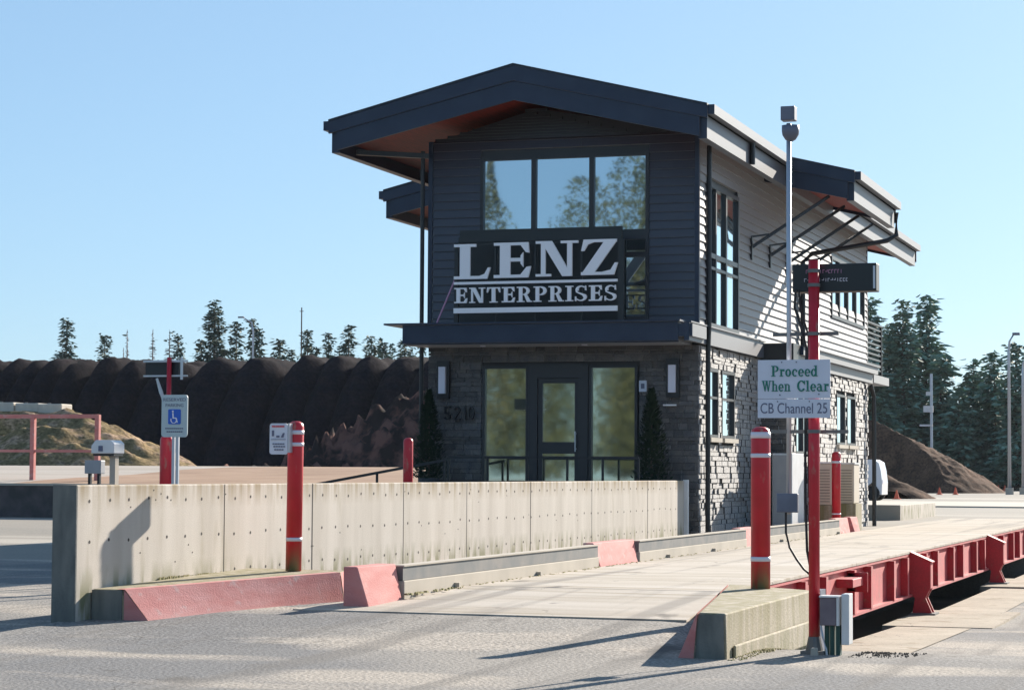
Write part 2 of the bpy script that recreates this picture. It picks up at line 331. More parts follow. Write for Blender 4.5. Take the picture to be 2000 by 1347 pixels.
top = [(-4.31,18.3,.37),(-4.08,18.25,.37),(-4.1,22.2,.37),(-5.12,23.1,.37)]
MB().hull(bot, top).build('block_body', M['dirty_concrete'], t, bevel=.012)
b = MB(); b.add([(-4.497,18.322,-.02),(-5.222,23.3,-.1),(-5.135,23.1,.368),(-4.32,18.27,.368),(-4.36,18.312,-.02),(-4.315,18.268,.365)], [(0,1,2,3),(4,0,3,5)])
b.build('red_paint_band', M['red_curb'], t)
b = MB(); b.add([(-4.358,18.333,-.04),(-4.095,18.292,-.04),(-4.095,18.243,.36),(-4.312,18.282,.36)],[(0,1,2,3)]); b.build('shaded_weathered_end', M['shaded_weathered'], t)  # front of the block: wear plus shade put into the colour
MB().box(-4.13,-4.03,22.21,22.5,-.4,.372).build('steel_post', M['grey_steel'], t)
b = MB(); b.box(-4.075,-4.05,18.5,21.9,-.12,.1); b.build('footing_lip', M['dirty_concrete'], t, bevel=.02)
b = MB()
for k in range(300):
    y = 18.2+3.4*rnd.random(); s = rnd.uniform(.004,.014); x = -4.05+rnd.random()**2*.12; zz = h(x,y); b.hull([(x-s,y-s,zz-.01),(x+s,y-s,zz-.01),(x+s,y+s,zz-.01),(x-s,y+s,zz-.01)],[(x-s*.5,y-s*.3,zz+s*.7),(x+s*.4,y-s*.5,zz+s*.6),(x+s*.5,y+s*.5,zz+s*.7),(x-s*.3,y+s*.4,zz+s*.8)])
tag(b.build('moss', M['moss'], t), kind='stuff')

# ------------------------------------------------------------ truck scale
XL, XR, DZ = -8.6, -5.58, .2
t = thing('truck_scale', (XL,25,0), 'long truck scale with a pale concrete deck on red steel girders', 'truck scale')
b = MB()
for k in range(5):
    y0 = 24.9+k*8.8; b.box(XL, XR, y0+.012, y0+8.8-.012, DZ-.045, DZ)
b.build('deck', M['slab'], t, bevel=.006)
b = MB()
def girder(b, x, y0, y1):
    b.box(x-.1, x+.01, y0, y1, DZ-.085, DZ-.05); b.box(x-.06, x-.045, y0, y1, -.52, DZ-.085); b.box(x-.12, x+.06, y0, y1, -.56, -.52)
girder(b, XR-.02, 25, 68.8); g = b.build('girder', M['red_steel'], t)
b = MB(); girder(b, XL+.12, 25, 68.8); b.build('girder', M['red_steel'], t)
y = 25.6; k = 0
while y < 66:
    if min(abs(y-39.3), abs(y-51)) > .7:
        b = MB(); b.box(XR-.064, XR+.055, y, y+.16, -.515, DZ-.09); b.build('stiffener', M['red_steel'], t)
    y += (1.5, 2.3)[k % 2]; k += 1
b = MB(); b.box(XR-.06, XR+.18, 32.3, 33.2, -.1, .02); b.box(XR-.06,XR+.24,33.2,33.24,-.2,.08); b.build('junction_box', M['red_steel'], t, bevel=.01)
for yc in (39.3, 51.0, 63):
    q = MB()
    yy0, yy1 = yc-.75, yc+.75
    # load-cell outrigger: shaped side plates with a sloping top plate
    prof = [(XR-.04,DZ-.05),(XR+.0,DZ-.03),(XR+.34,DZ-.17),(XR+.34,-.42),(XR+.26,-.58),(XR+.37,-.83),(XR+.04,-.83),(XR+.08,-.58),(XR-.04,-.5)]
    prof = [(x, z) for x, z in prof]
    q.xz(prof[::-1], yc-.16, yc-.12); q.xz(prof[::-1], yc+.12, yc+.16)
    q.box(XR+.32, XR+.345, yc-.119, yc+.119, -.42, DZ-.18)
    br = q.build('outrigger', M['red_steel'], t)
    c = MB(); c.hull([(XR+.003,yc-.18,DZ-.028),(XR+.37,yc-.18,DZ-.187),(XR+.37,yc+.18,DZ-.187),(XR+.003,yc+.18,DZ-.028)], [(XR+.003,yc-.18,DZ-.01),(XR+.37,yc-.18,DZ-.17),(XR+.37,yc+.18,DZ-.17),(XR+.003,yc+.18,DZ-.01)])
    c.build('top_plate', M['red_steel'], br)
    c = MB(); c.box(XR+.0,XR+.43,yc-.25,yc+.25,-.858,-.832); c.build('foot_plate', M['rail_steel'], br)
    c = MB(); c.tube([(XR+.13,yc,-.83),(XR+.13,yc,-.5)], .07, 14); c.build('load_cell', M['red_steel'], br, smooth=False)
# side rails with concrete toe and red end blocks
segs = [(22.95,30.55),(32.75,40.2),(41.6,49.8)]
for i, (y0, y1) in enumerate(segs):
    MB().box(XL-.14, XL-.015, y0, y1, .342, .485).build('guide_rail', M['rail_steel'], t)
    MB().box(XL-.15, XL+.0, y0, y1, .488, .503).build('rail_cap', M['cap'], t)
    b = MB(); b.box(XL-.2, XL+.0, y0, y1, .0, .338); b.build('toe_curb', M['cap'], t, bevel=.01)
    y = y0+1.6
    while y < y1: MB().box(XL+.002, XL+.06, y, y+.09, DZ+.002, .25).build('rail_clip', M['cap'], t); y += 3.1
b = MB()
for k in range(260):
    y = 22.9+27*rnd.random()**1.3; s = rnd.uniform(.006,.02); x = XL+.01+rnd.random()**2*.1
    b.hull([(x-s,y-s,DZ-.01),(x+s,y-s,DZ-.01),(x+s,y+s*2,DZ-.01),(x-s,y+s*2,DZ-.01)],[(x-s*.5,y-s*.3,DZ+s*.6),(x+s*.4,y-s*.5,DZ+s*.5),(x+s*.5,y+s,DZ+s*.6),(x-s*.3,y+s,DZ+s*.6)])
tag(b.build('debris', M['moss'], t), kind='stuff')
def endblock(b, y0, y1, L=0):
    b.hull([(XL-.29-L,y0,.02),(XL+.02,y0,.02),(XL+.02,y1,.02),(XL-.29-L,y1,.02)], [(XL-.29-L,y0,.52),(XL-.14,y0,.52),(XL-.08,y1,.52),(XL-.29-L,y1,.52)])
for i, (y0, y1) in enumerate(((21.95,22.9),(30.75,32.7),(40.25,41.55),(50.0,51.2),(51.9,52.5))):
    b = MB(); endblock(b, y0, y1); b.build('rail_end_block', M['red_curb'], t, bevel=.012)

# ------------------------------------------------------------ bollards
def bollard(x, y, z0, z1, r, label, bands, lean=0, top='dome', name='bollard', mat_='red_paint'):
    t = thing(name, (x,y,z0), label, 'bollard', 'red steel bollards around the scale')
    H = z1-z0; prof = [(0,r),(H-.06,r),(H-.025,r*.9),(H,r*.5),(H+.004,.002)]
    b = MB(); b.tube([(x+lean*p,y,z0+p) for p,_ in prof], [q for _,q in prof], 24); b.build('post', M[mat_], t, smooth=True)
    for zc, hh in bands:
        b = MB(); b.tube([(x+lean*(zc-z0),y,zc-hh/2),(x+lean*(zc-z0),y,zc+hh/2)], r+.003, 24, caps=True); b.build('reflective_band', M['reflector'], t, smooth=True)
    return t
t = bollard(-4.635,22.3,.37,1.95,.095, 'tall red bollard with three pale bands standing on the concrete wedge block', [(1.87,.06),(1.67,.04),(.66,.045)])
t = bollard(-9.98,23.2,.41,2.03,.087, 'leaning red bollard with a small notice plate in front of the long concrete wall', [(1.91,.045),(1.78,.04),(.75,.04)], lean=.008)
bollard(-8.93,51.2,.13,1.98,.1, 'red bollard in front of the beige air conditioners beside the building', [(1.75,.05),(.6,.03)])
bollard(-13.16,26.5,0,1.93,.085, 'dark red bollard behind the blue accessible parking sign', [])
bollard(-12.32,33.0,0,2.0,.075, 'dark red bollard between the dark compost heaps and the porch railing', [])
# notice plate on the leaning bollard
t = thing('notice_sign', (-10.5,24.05,1.69), 'small white notice plate fixed to the top of the leaning red bollard', 'sign')
def rrect(x0, x1, z0, z1, r, n=5):
    out = []
    for cx, cz, a0 in ((x1-r,z0+r,-90),(x1-r,z1-r,0),(x0+r,z1-r,90),(x0+r,z0+r,180)):
        for k in range(n+1):
            a = radians(a0+90*k/n); out.append((cx+r*cos(a), cz+r*sin(a)))
    return out
MB().xz(rrect(-10.63,-10.41,1.68,2.03,.03), 24.02, 24.035).build('plate', M['sign_white'], t)
MB().box(-10.405,-10.385,24.02,24.12,1.7,2.03).build('bracket', M['galv'], t)
b = MB(); b.box(-10.60,-10.56,24.012,24.019,1.985,2.005); b.box(-10.555,-10.51,24.012,24.019,1.985,2.005); b.box(-10.505,-10.45,24.012,24.019,1.985,2.005); b.build('header_print', M['red_ink'], t)
b = MB()
b.box(-10.60,-10.575,24.012,24.019,1.885,1.95); b.box(-10.545,-10.51,24.012,24.019,1.87,1.892); b.xz([(-10.49,1.87),(-10.46,1.87),(-10.445,1.92),(-10.465,1.92)],24.012,24.019)
b.box(-10.61,-10.43,24.012,24.019,1.845,1.85)
for zz, a, c in ((1.79,-10.59,-10.46),(1.76,-10.58,-10.45),(1.725,-10.57,-10.48)):
    x = a
    while x < c: b.box(x, x+.022, 24.012, 24.019, zz, zz+.014); x += .03
b.build('small_print', M['grey_ink'], t)
t.location = (-10.08,23.06,1.68); t.scale = (.96,.96,.96)

# ------------------------------------------------------------ lettering
def arc(cx, cy, rx, ry, w, a0, a1, n=14, w2=None):
    w2 = w if w2 is None else w2; o, i = [], []
    for k in range(n+1):
        a = radians(a0+(a1-a0)*k/n); ww = w+(w2-w)*k/n
        o.append((cx+rx*cos(a), cy+ry*sin(a))); i.append((cx+(rx-ww)*cos(a), cy+(ry-ww*.55)*sin(a)))
    return [[o[k], o[k+1], i[k+1], i[k]] for k in range(n)]
def bx(x0, y0, x1, y1): return [(x0,y0),(x1,y0),(x1,y1),(x0,y1)]
S = .085  # slab thickness
G = {
 'L': (.86, [bx(.14,0,.38,1), bx(0,.92,.52,1), bx(0,0,.78,S), [(.38,S),(.6,S),(.72,.14),(.8,.32),(.86,.32),(.78,0),(.5,.0)]]),
 'E': (.88, [bx(.14,0,.38,1), bx(0,.92,.8,1), bx(0,0,.8,S), bx(.38,.46,.62,.56), [(.62,.40),(.68,.30),(.68,.72),(.62,.62)], [(.45,.92),(.62,.92),(.74,.72),(.82,.70),(.8,1)], [(.45,S),(.62,S),(.76,.3),(.86,.32),(.8,0)]]),
 'N': (1.05, [bx(.13,0,.24,1), bx(.78,0,.9,1), bx(0,0,.38,.07), bx(0,.93,.36,1), bx(.62,.93,1.05,1), [(.13,1),(.4,1),(.9,.0),(.66,.0)]]),
 'Z': (.86, [bx(.06,.92,.84,1), [(.06,1),(.0,.68),(.07,.68),(.16,.86),(.3,.92),(.3,1)], [(.55,.95),(.84,.95),(.3,.05),(.02,.05)], bx(.0,0,.78,S), [(.5,0),(.78,0),(.87,.34),(.8,.34),(.7,.14),(.5,S)]]),
 'T': (.88, [bx(.32,0,.56,1), bx(.18,0,.70,.07), bx(.02,.92,.86,1), [(.02,1),(0,.66),(.06,.66),(.16,.92)], [(.86,1),(.88,.66),(.82,.66),(.72,.92)]]),
 'I': (.5, [bx(.13,0,.37,1), bx(0,0,.5,.07), bx(0,.93,.5,1)]),
 'R': (.98, [bx(.13,0,.36,1), bx(0,0,.5,.07), bx(0,.93,.5,1), bx(.36,.46,.52,.53), [(.46,.5),(.64,.5),(.88,.07),(.66,.0)], bx(.66,0,.98,.07)]+arc(.5,.73,.32,.27,.2,-90,90)),
 'P': (.86, [bx(.13,0,.36,1), bx(0,0,.5,.07), bx(0,.93,.5,1), bx(.36,.43,.52,.50)]+arc(.5,.715,.34,.285,.21,-90,90)),
 'S': (.8, arc(.4,.735,.34,.265,.12,40,200,14,.2)+arc(.4,.27,.37,.27,.2,20,-150,14,.1)+[[(.07,.70),(.20,.60),(.72,.42),(.74,.25),(.58,.22),(.5,.36),(.1,.56)], [(.66,.98),(.72,1),(.74,.68),(.66,.70)], [(.03,.3),(.1,.3),(.1,0),(.03,0)]]),
 'W': (1.15, [bx(0,.93,.36,1), bx(.42,.93,.74,1), bx(.88,.93,1.15,1), [(.06,1),(.28,1),(.46,0),(.36,0)], [(.36,0),(.46,0),(.62,1),(.52,1)], [(.48,1),(.7,1),(.86,0),(.76,0)], [(.76,0),(.86,0),(1.06,1),(.97,1)]]),
 'C': (.9, arc(.48,.5,.46,.52,.22,35,325,26)+[[(.78,.98),(.86,1),(.88,.62),(.8,.64)]]),
 'r': (.58, [bx(.1,0,.3,.68), bx(0,0,.42,.07), bx(0,.61,.3,.68), bx(.3,.5,.38,.66), bx(.36,.48,.56,.68)]),
 'o': (.66, arc(.32,.34,.32,.36,.19,0,360,22)),
 'c': (.62, arc(.33,.34,.32,.36,.19,50,310,18)+[bx(.44,.42,.58,.58)]),
 'e': (.64, arc(.33,.34,.32,.36,.18,0,320,20)+[bx(.12,.31,.63,.38)]),
 'd': (.74, arc(.3,.34,.3,.36,.18,30,330,18)+[bx(.46,0,.64,1), bx(.34,.93,.64,1), bx(.46,0,.74,.07)]),
 'h': (.78, [bx(.1,0,.29,1), bx(0,.93,.29,1), bx(0,0,.38,.07), bx(.5,0,.68,.5), bx(.42,0,.78,.07)]+arc(.44,.44,.24,.25,.14,0,130,10)),
 'n': (.78, [bx(.1,0,.29,.68), bx(0,.61,.29,.68), bx(0,0,.38,.07), bx(.5,0,.68,.5), bx(.42,0,.78,.07)]+arc(.44,.44,.24,.25,.14,0,130,10)),
 'l': (.4, [bx(.1,0,.29,1), bx(0,.93,.29,1), bx(0,0,.4,.07)]),
 'a': (.68, arc(.27,.21,.26,.22,.14,0,360,16)+arc(.27,.46,.26,.24,.15,0,150,12)+[bx(.38,.0,.56,.48), bx(.4,0,.68,.07)]),
 ' ': (.45, []),
}
def text_width(s, gap): return sum(G[c][0] for c in s)+gap*(len(s)-1)
def letters(s, x0, x1, z0, z1, y, depth, m, parent, gap=.12, name='letter', each=True, shear=0):
    H = z1-z0; W = text_width(s, gap); kx = (x1-x0)/W; x = x0; allb = MB()
    for c in s:
        b = MB() if each else allb
        for i, poly in enumerate(G[c][1]):
            dd = y-depth-i*.0006*(1 if depth > .01 else .3)
            b.xz([(x+px*kx, z0+pz*H) for px, pz in poly], dd, y)
        if each and G[c][1]: b.build(name, m, parent)
        x += (G[c][0]+gap)*kx
    if not each: allb.build(name, m, parent)
def plain_text(s, x0, x1, z0, y, m, parent, hgt, name='lettering', off=0):
    cu = bpy.data.curves.new(name, 'FONT'); cu.body = s; cu.size = 1; cu.extrude = .02; cu.offset = off
    to = bpy.data.objects.new('tmp', cu); col.objects.link(to); dg = bpy.context.evaluated_depsgraph_get(); dg.update()
    me = bpy.data.meshes.new_from_object(to.evaluated_get(dg)); bpy.data.objects.remove(to)
    X = [v.co.x for v in me.vertices]; Y = [v.co.y for v in me.vertices]; o0 = parent['_o']
    sx = (x1-x0)/(max(X)-min(X)); sy = hgt/(max(Y)-min(Y)); mx, my = min(X), min(Y)
    for v in me.vertices: v.co = Vector((x0+(v.co.x-mx)*sx-o0[0], y-v.co.z*.05-o0[1], z0+(v.co.y-my)*sy-o0[2]))
    me.materials.clear(); me.materials.append(m); o = bpy.data.objects.new(name, me); col.objects.link(o); o.parent = parent; return o

# ------------------------------------------------------------ scale house
BX0, BX1, BY0, BY1 = -16.0, -10.4, 44.0, 64.6
RX = -13.74; EL, ER = -17.62, -9.86
B = thing('scale_house', (-13.2,44,0), 'two storey scale house with slate stone below, dark lap siding above and a gabled roof', 'building')
def wallbox(m, name, boxes, parent=B, **k):
    b = MB()
    for q in boxes: b.box(*q)
    return b.build(name, m, parent, **k)
wallbox(M['mortar'], 'wall_core', [(BX0+.03,BX1-.03,BY0+.03,BY1-.03,-.3,4.0),(-12,-9.76,49.94,60.35,-.3,3.9)])
wallbox(M['frame_dark'], 'upper_wall_core', [(BX0+.1,BX1-.04,BY0+.04,BY1-.04,4.2,8.15)])
b = MB(); b.xz([(BX0+.1,8.15),(BX1-.04,8.15),(BX1-.04,8.2),(RX,8.8),(BX0+.1,8.2)], BY0+.04, BY1-.04); b.build('gable_core', M['frame_dark'], B)
# ledgestone, laid stone by stone (openings left out)
rs = random.Random(3)
def stones(b, fixed, a0, a1, z0, z1, holes, face):
    z = z0
    while z < z1:
        hz = rs.choice((.07,.09,.11,.14)); a = a0-rs.random()*.2
        while a < a1:
            wd = rs.uniform(.14,.42); s0, s1 = max(a,a0), min(a+wd,a1)
            t1 = min(z+hz, z1)
            d = rs.uniform(.012,.055); q = .006; parts = [(s0,s1)]
            for h0,h1,k0,k1 in holes:
                if z < k1-.02 and t1 > k0+.02: parts = [(max(p,pp) , min(r,rr)) for p,r in parts for pp,rr in ((-99,h0),(h1,999)) if min(r,rr)-max(p,pp) > .03]
            for s0, s1 in parts:
                if s1-s0 < .03: continue
                if face == 'y': b.box(s0+q, s1-q, fixed-d, fixed+.04, z+q, t1-q)
                else: b.box(fixed-.04, fixed+d, s0+q, s1-q, z+q, t1-q)
            a += wd
        z += hz
b = MB()
stones(b, BY0, BX0, BX1+.03, 0, 4.0, [(-14.85,-11.57,.9,3.66)], 'y'); stones(b, BX1, BY0-.03, 49.88, 0, 4.0, [(44.72,45.68,2.18,3.6),(45.95,47.2,2.18,3.6)], 'x')
b.build('stone_wall', M['stone'], B)
b = MB()
stones(b, 49.9, BX1+.02, -9.73, 0, 3.95, [], 'y'); stones(b, -9.73, 49.87, 60.4, 0, 3.85, [(50.4,52.2,1.9,3.5),(55.6,56.85,2.18,3.45),(57.1,58.4,2.18,3.45)], 'x')
b.build('stone_bay', M['stone'], B)
# lap siding: real boards
def lap(b, z0, z1, fixed, a0, a1, face, holes, step=.17):
    z = z0; n = 0
    while z < z1-.01:
        t = min(z+step, z1); cuts = [a0]; ivs = []
        hs = sorted((h0,h1) for h0,h1,k0,k1 in holes if z < k1 and t > k0)
        cur = a0
        for h0,h1 in hs:
            if h0 > cur: ivs.append((cur,h0))
            cur = max(cur,h1)
        if cur < a1: ivs.append((cur,a1))
        iv2 = []
        for u,v in ivs:
            p = u; q = u+rs.uniform(.8,3.6)
            while q < v-.4: iv2.append((p,q-.004)); p = q; q += 3.6
            iv2.append((p,v))
        for u,v in iv2:
            poly = [(0.045,z),(0.0,z),(-.034,z),(-.002,t),(0.045,t)]
            if face == 'y': b.add([(u,fixed+p,q) for p,q in poly]+[(v,fixed+p,q) for p,q in poly], [(0,1,2,3,4),(9,8,7,6,5)]+[(i,5+i,5+(i+1)%5,(i+1)%5) for i in range(5)])
            else: b.add([(fixed-p,u,q) for p,q in poly]+[(fixed-p,v,q) for p,q in poly], [(0,1,2,3,4),(9,8,7,6,5)]+[(i,5+i,5+(i+1)%5,(i+1)%5) for i in range(5)])
        z = t
b = MB()
UW = (-14.9,-11.38,4.5,7.86)
lap(b, 4.42, 8.2, BY0, BX0+.08, BX1, 'y', [UW])
lap(b, 4.36, 8.15, BX1, BY0, BY1, 'x', [(44.62,47.6,4.4,7.3),(58.8,64.0,5.9,7.1)])
b.build('lap_siding', M['siding'], B)
b = MB()
for q in ((BX0-.02,BX0+.07,BY0-.04,BY0+.02,4.4,8.2),(BX1-.05,BX1+.035,BY0-.04,BY0+.05,4.4,8.2),(BX1-.02,BX1+.03,BY1-.06,BY1+.02,4.4,8.2)): MB().box(*q).build('corner_trim', M['fascia'], B)
b = MB()
for k in range(10):   # gable infill boards
    z = 8.2+k*.06; hw = (1-(k/10))*(BX1-BX0-.3)/2; b.box(RX-hw+.5, RX+hw-.5, BY0-.01, BY0+.03, z, z+.055)
b.build('gable_boards', M['frame_dark'], B)
# roofs
PZ = .25
def zr(x, zt, half): return zt-abs(x-RX)*PZ
def roof(y0, y1, e0, e1, zr_top, name, thick=.62, core=None):
    def top(x): return zr_top-abs(x-RX)*(.245)
    R = MB(); n0, n1 = top(e0), top(e1)
    for (a, za), (c, zc) in (((e0,n0),(RX,zr_top)), ((RX,zr_top),(e1,n1))):
        R.add([(a,y0-.04,za),(c,y0-.04,zc),(c,y1,zc),(a,y1,za),(a,y0-.04,za+.04),(c,y0-.04,zc+.04),(c,y1,zc+.04),(a,y1,za+.04)],
              [(0,3,2,1),(4,5,6,7),(0,1,5,4),(1,2,6,5),(2,3,7,6),(3,0,4,7)])
    r = R.build(name, M['roofing'], B)
    # gable fascia: two stepped boards
    f = MB(); i = .10
    for yy0, yy1, t0, t1, ins in ((y0-.02,y0+.05,.0,.24,0),(y0+.02,y0+.07,.24,thick,.16)):
        f.xz([(e0+ins,top(e0+ins)-t1),(RX,zr_top-t1-.06),(e1-ins,top(e1-ins)-t1),(e1-ins,top(e1-ins)-t0),(RX,zr_top-t0),(e0+ins,top(e0+ins)-t0)], yy0, yy1)
    f.build('gable_fascia', M['fascia'], r)
    f = MB()   # rear gable fascia
    f.xz([(e0,top(e0)-.5),(RX,zr_top-.5),(e1,top(e1)-.5),(e1,top(e1)),(RX,zr_top),(e0,top(e0))], y1-.05, y1-.005); f.build('gable_fascia', M['fascia'], r)
    s = MB(); td = .42
    for a, c in ((e0+.2,RX),(RX,e1-.2)):
        za, zc = top(a)-td, top(c)-td
        s.add([(a,y0+.08,za),(c,y0+.08,zc),(c,y1-.06,zc),(a,y1-.06,za),(a,y0+.08,za+.1),(c,y0+.08,zc+.1),(c,y1-.06,zc+.1),(a,y1-.06,za+.1)],
              [(0,3,2,1),(4,5,6,7),(0,1,5,4),(1,2,6,5),(2,3,7,6),(3,0,4,7)])
    s.build('soffit', M['soffit'], r)
    for e, sg in ((e0,-1),(e1,1)):
        z = top(e); g = MB(); g.box(min(e,e+sg*.13), max(e,e+sg*.13), y0+.03, y1-.02, z-.17, z+.015); g.build('gutter', M['fascia'], r)
        a, c = e-sg*.03, e-sg*.2; g = MB(); g.box(min(a,c), max(a,c), y0+.1, y1-.08, z-thick+.0, z-.19); g.build('eave_fascia', M['fascia'], r)
    return r, top
r1, top1 = roof(42.5, 70.8, EL, ER, 9.42, 'main_roof')
r2, top2 = roof(50.3, 56.4, -19.45, -8.35, 9.44, 'wide_roof')
# brackets under the wide roof
for y in (48.9, 50.9, 52.9, 54.9):
    b = MB(); b.bar((BX1,y,6.35),(-8.95,y+1.55,7.62),.06,.06); b.box(BX1,BX1+.06,y-.05,y+.05,6.1,6.6); b.bar((BX1,y,6.6),(BX1+.35,y+.3,6.68),.04,.04); b.build('roof_bracket', M['black_metal'], B)
b = MB(); b.bar((-16,43.9,7.9),(-17.3,43.2,7.93),.1,.1); b.build('roof_bracket', M['black_metal'], B)
# beams under front gable

# windows
def window(x0, x1, z0, z1, y, mull, hor, face='y', g='glass', frame='frame_dark', fw=.06, proud=.05, name='window', sill=None):
    def bxx(b, a0, a1, d0, d1, k0, k1):
        if face == 'y': b.box(a0, a1, y-d1, y-d0, k0, k1)
        else: b.box(y+d0, y+d1, a0, a1, k0, k1)
    f = MB(); bxx(f, x0, x0+fw, -.06, proud, z0, z1); bxx(f, x1-fw, x1, -.06, proud, z0, z1); bxx(f, x0+fw, x1-fw, -.06, proud, z1-fw, z1); bxx(f, x0+fw, x1-fw, -.06, proud, z0, z0+fw)
    for m_, w_ in mull: bxx(f, m_-w_/2, m_+w_/2, -.06, proud-.004, z0+fw, z1-fw)
    for m_, w_ in hor: bxx(f, x0+fw, x1-fw, -.06, proud-.008, m_-w_/2, m_+w_/2)
    fo = f.build(name, M[frame], B)
    p = MB(); bxx(p, x0+fw*.5, x1-fw*.5, -.05, -.012, z0+fw*.5, z1-fw*.5); p.build('pane', M[g], fo)
    if sill:
        s = MB(); bxx(s, x0-.05, x1+.05, 0, .12, z0-.09, z0-.003); s.build('sill', M[sill], fo)
    return fo
window(-14.9,-11.38,4.5,7.84,BY0,[(-13.77,.1),(-12.56,.1)],[(6.2,.2),(5.8,.1)], fw=.07)
window(44.62,47.6,4.4,7.3,BX1,[(45.45,.09),(46.4,.12)],[(5.85,.1),(5.6,.06)],'x', fw=.09)
window(58.8,64.0,5.5,7.1,BX1,[(60.0,.12),(61.3,.12),(62.6,.12)],[],'x', fw=.09)
window(44.75,45.65,2.2,3.58,BX1,[],[(3.0,.05)],'x', sill='cap')
window(45.98,47.18,2.2,3.58,BX1,[],[(3.0,.05)],'x', sill='cap')
window(50.42,52.18,1.93,3.48,-9.73,[(51.3,.07)],[],'x')
window(55.63,56.83,2.2,3.43,-9.73,[],[],'x', sill='cap')
window(57.13,58.38,2.2,3.43,-9.73,[],[],'x', sill='cap')
# entrance: two side lights and the door
FZ = 1.0
window(-14.83,-13.85,FZ,3.62,BY0,[],[], g='glass_low')
window(-12.60,-11.6,FZ,3.62,BY0,[],[], g='glass_low')
b = MB(); b.box(-13.84,-13.66,43.93,44.05,FZ,3.64); b.box(-12.79,-12.61,43.93,44.05,FZ,3.64); b.box(-13.66,-12.79,43.93,44.05,3.36,3.64); b.build('door_frame', M['frame_dark'], B)
d = MB(); d.box(-13.65,-13.56,43.96,44.02,FZ,3.35); d.box(-12.89,-12.8,43.96,44.02,FZ,3.35); d.box(-13.56,-12.89,43.96,44.02,3.26,3.35); d.box(-13.56,-12.89,43.96,44.02,1.86,2.09); d.box(-13.56,-12.89,43.96,44.02,FZ,1.12)
d = d.build('door', M['frame_dark'], B)
MB().box(-13.56,-12.89,43.99,44.0,1.12,1.86).build('pane', M['glass_low'], d); MB().box(-13.56,-12.89,43.99,44.0,2.09,3.26).build('pane', M['glass_low'], d)
b = MB(); b.tube([(-12.86,43.9,1.9),(-12.86,43.9,2.3)],.015); b.box(-12.87,-12.85,43.9,43.96,1.94,1.97); b.box(-12.87,-12.85,43.9,43.96,2.24,2.27); b.build('handle', M['galv'], d)
MB().box(-17,-11.0,42.0,43.9,-.1,FZ).build('porch_floor', M['cap'], B)
# canopy
c0 = MB(); c0.box(-16.12,-10.5,42.8,43.95,4.02,4.38); c0.box(-16.12,-10.22,42.82,44,4.1,4.34); cc = c0.build('canopy', M['fascia'], B)
MB().box(-16.5,-10.45,42.74,43.95,4.385,4.42).build('canopy_flashing', M['fascia'], cc)
MB().box(-16.1,-10.5,42.86,43.93,3.99,4.015).build('canopy_soffit', M['fascia'], cc)
for x in (-14.6,-12.5): MB().tube([(x,43.3,3.97),(x,43.3,3.988)],.06,16).build('downlight', M['lamp_glass'], cc)
b = MB(); b.box(BX1+.02, BX1+.12, 42.8, 49.88, 4.02, 4.36); b.box(BX1+.02,BX1+.16,42.8,49.88,4.365,4.39); b.build('belt_band', M['fascia'], B)
b = MB(); b.box(-10.4,-9.62,49.8,50.6,3.97,4.34); b.build('bay_fascia', M['black_metal'], B)
b = MB(); b.box(-10.4,-9.55,50.62,61.2,4.12,4.3); b.box(-10.4,-9.5,50.62,61.3,4.305,4.33); b.box(-10.4,-9.66,50.62,61.0,3.88,4.115); b.build('bay_roof', M['fascia'], B)
# balcony at the rear of the upper storey
b = MB(); b.box(-10.45,-10.38,64.62,64.7,4.3,5.8); b.box(-10.45,-10.38,67.2,67.28,4.3,5.75)
for k in range(9): b.box(-10.43,-10.4,64.7,67.2,4.45+k*.145,4.5+k*.145)
b.box(-10.46,-10.37,64.62,67.28,5.75,5.8); b.build('balcony_rail', M['black_metal'], B)
b = MB(); b.box(-15.8,-10.2,64.6,67.4,4.05,4.28); b.build('balcony_deck', M['fascia'], B)
for x in (-15.6,-12.2): MB().box(x,x+.15,67.1,67.3,-.1,4.05).build('balcony_post', M['black_metal'], B)
# wall lamps, small fittings
for x in (-15.64,-10.87):
    l = MB().box(x-.13,x+.13,43.86,43.95,2.96,3.72).build('wall_lamp', M['black_metal'], B)
    MB().box(x-.07,x+.07,43.78,43.857,3.06,3.6).build('lamp_shade', M['lamp_glass'], l)
w_ = MB().box(-11.55,-11.4,43.88,43.93,3.08,3.3).build('door_plaque', M['sign_white'], B); MB().box(-11.51,-11.44,43.872,43.879,3.14,3.24).build('plaque_print', M['grey_ink'], w_)
MB().box(-11.06,-10.8,43.86,43.93,2.80,2.83).build('letter_slot', M['letter_white'], B)
# downpipes
def pipe(pts, r=.045, name='downpipe', m='black_metal'): return MB().tube(pts, r, 10).build(name, M[m], B, smooth=False)
pipe([(-16.12,43.9,8.0),(-16.12,43.9,4.5)]); pipe([(-16.08,43.8,4.0),(-16.08,43.8,.1)])
pipe([(-10.24,44.3,7.95),(-10.24,44.3,4.4),(-10.26,44.3,3.9),(-10.26,44.3,.1)], .05)
pipe([(ER+.02,43.9+2.6,8.3),(ER+.02,46.5,7.85)], .06)
pipe([(-8.3,56.1,7.85),(-8.3,56.1,7.3),(-8.5,55.9,7.15),(-10.1,54.6,6.75),(-10.3,54.5,6.55),(-10.3,54.5,4.4)], .06)
pipe([(-9.6,60.3,3.8),(-9.55,60.5,3.5),(-9.55,60.5,.1)], .055)
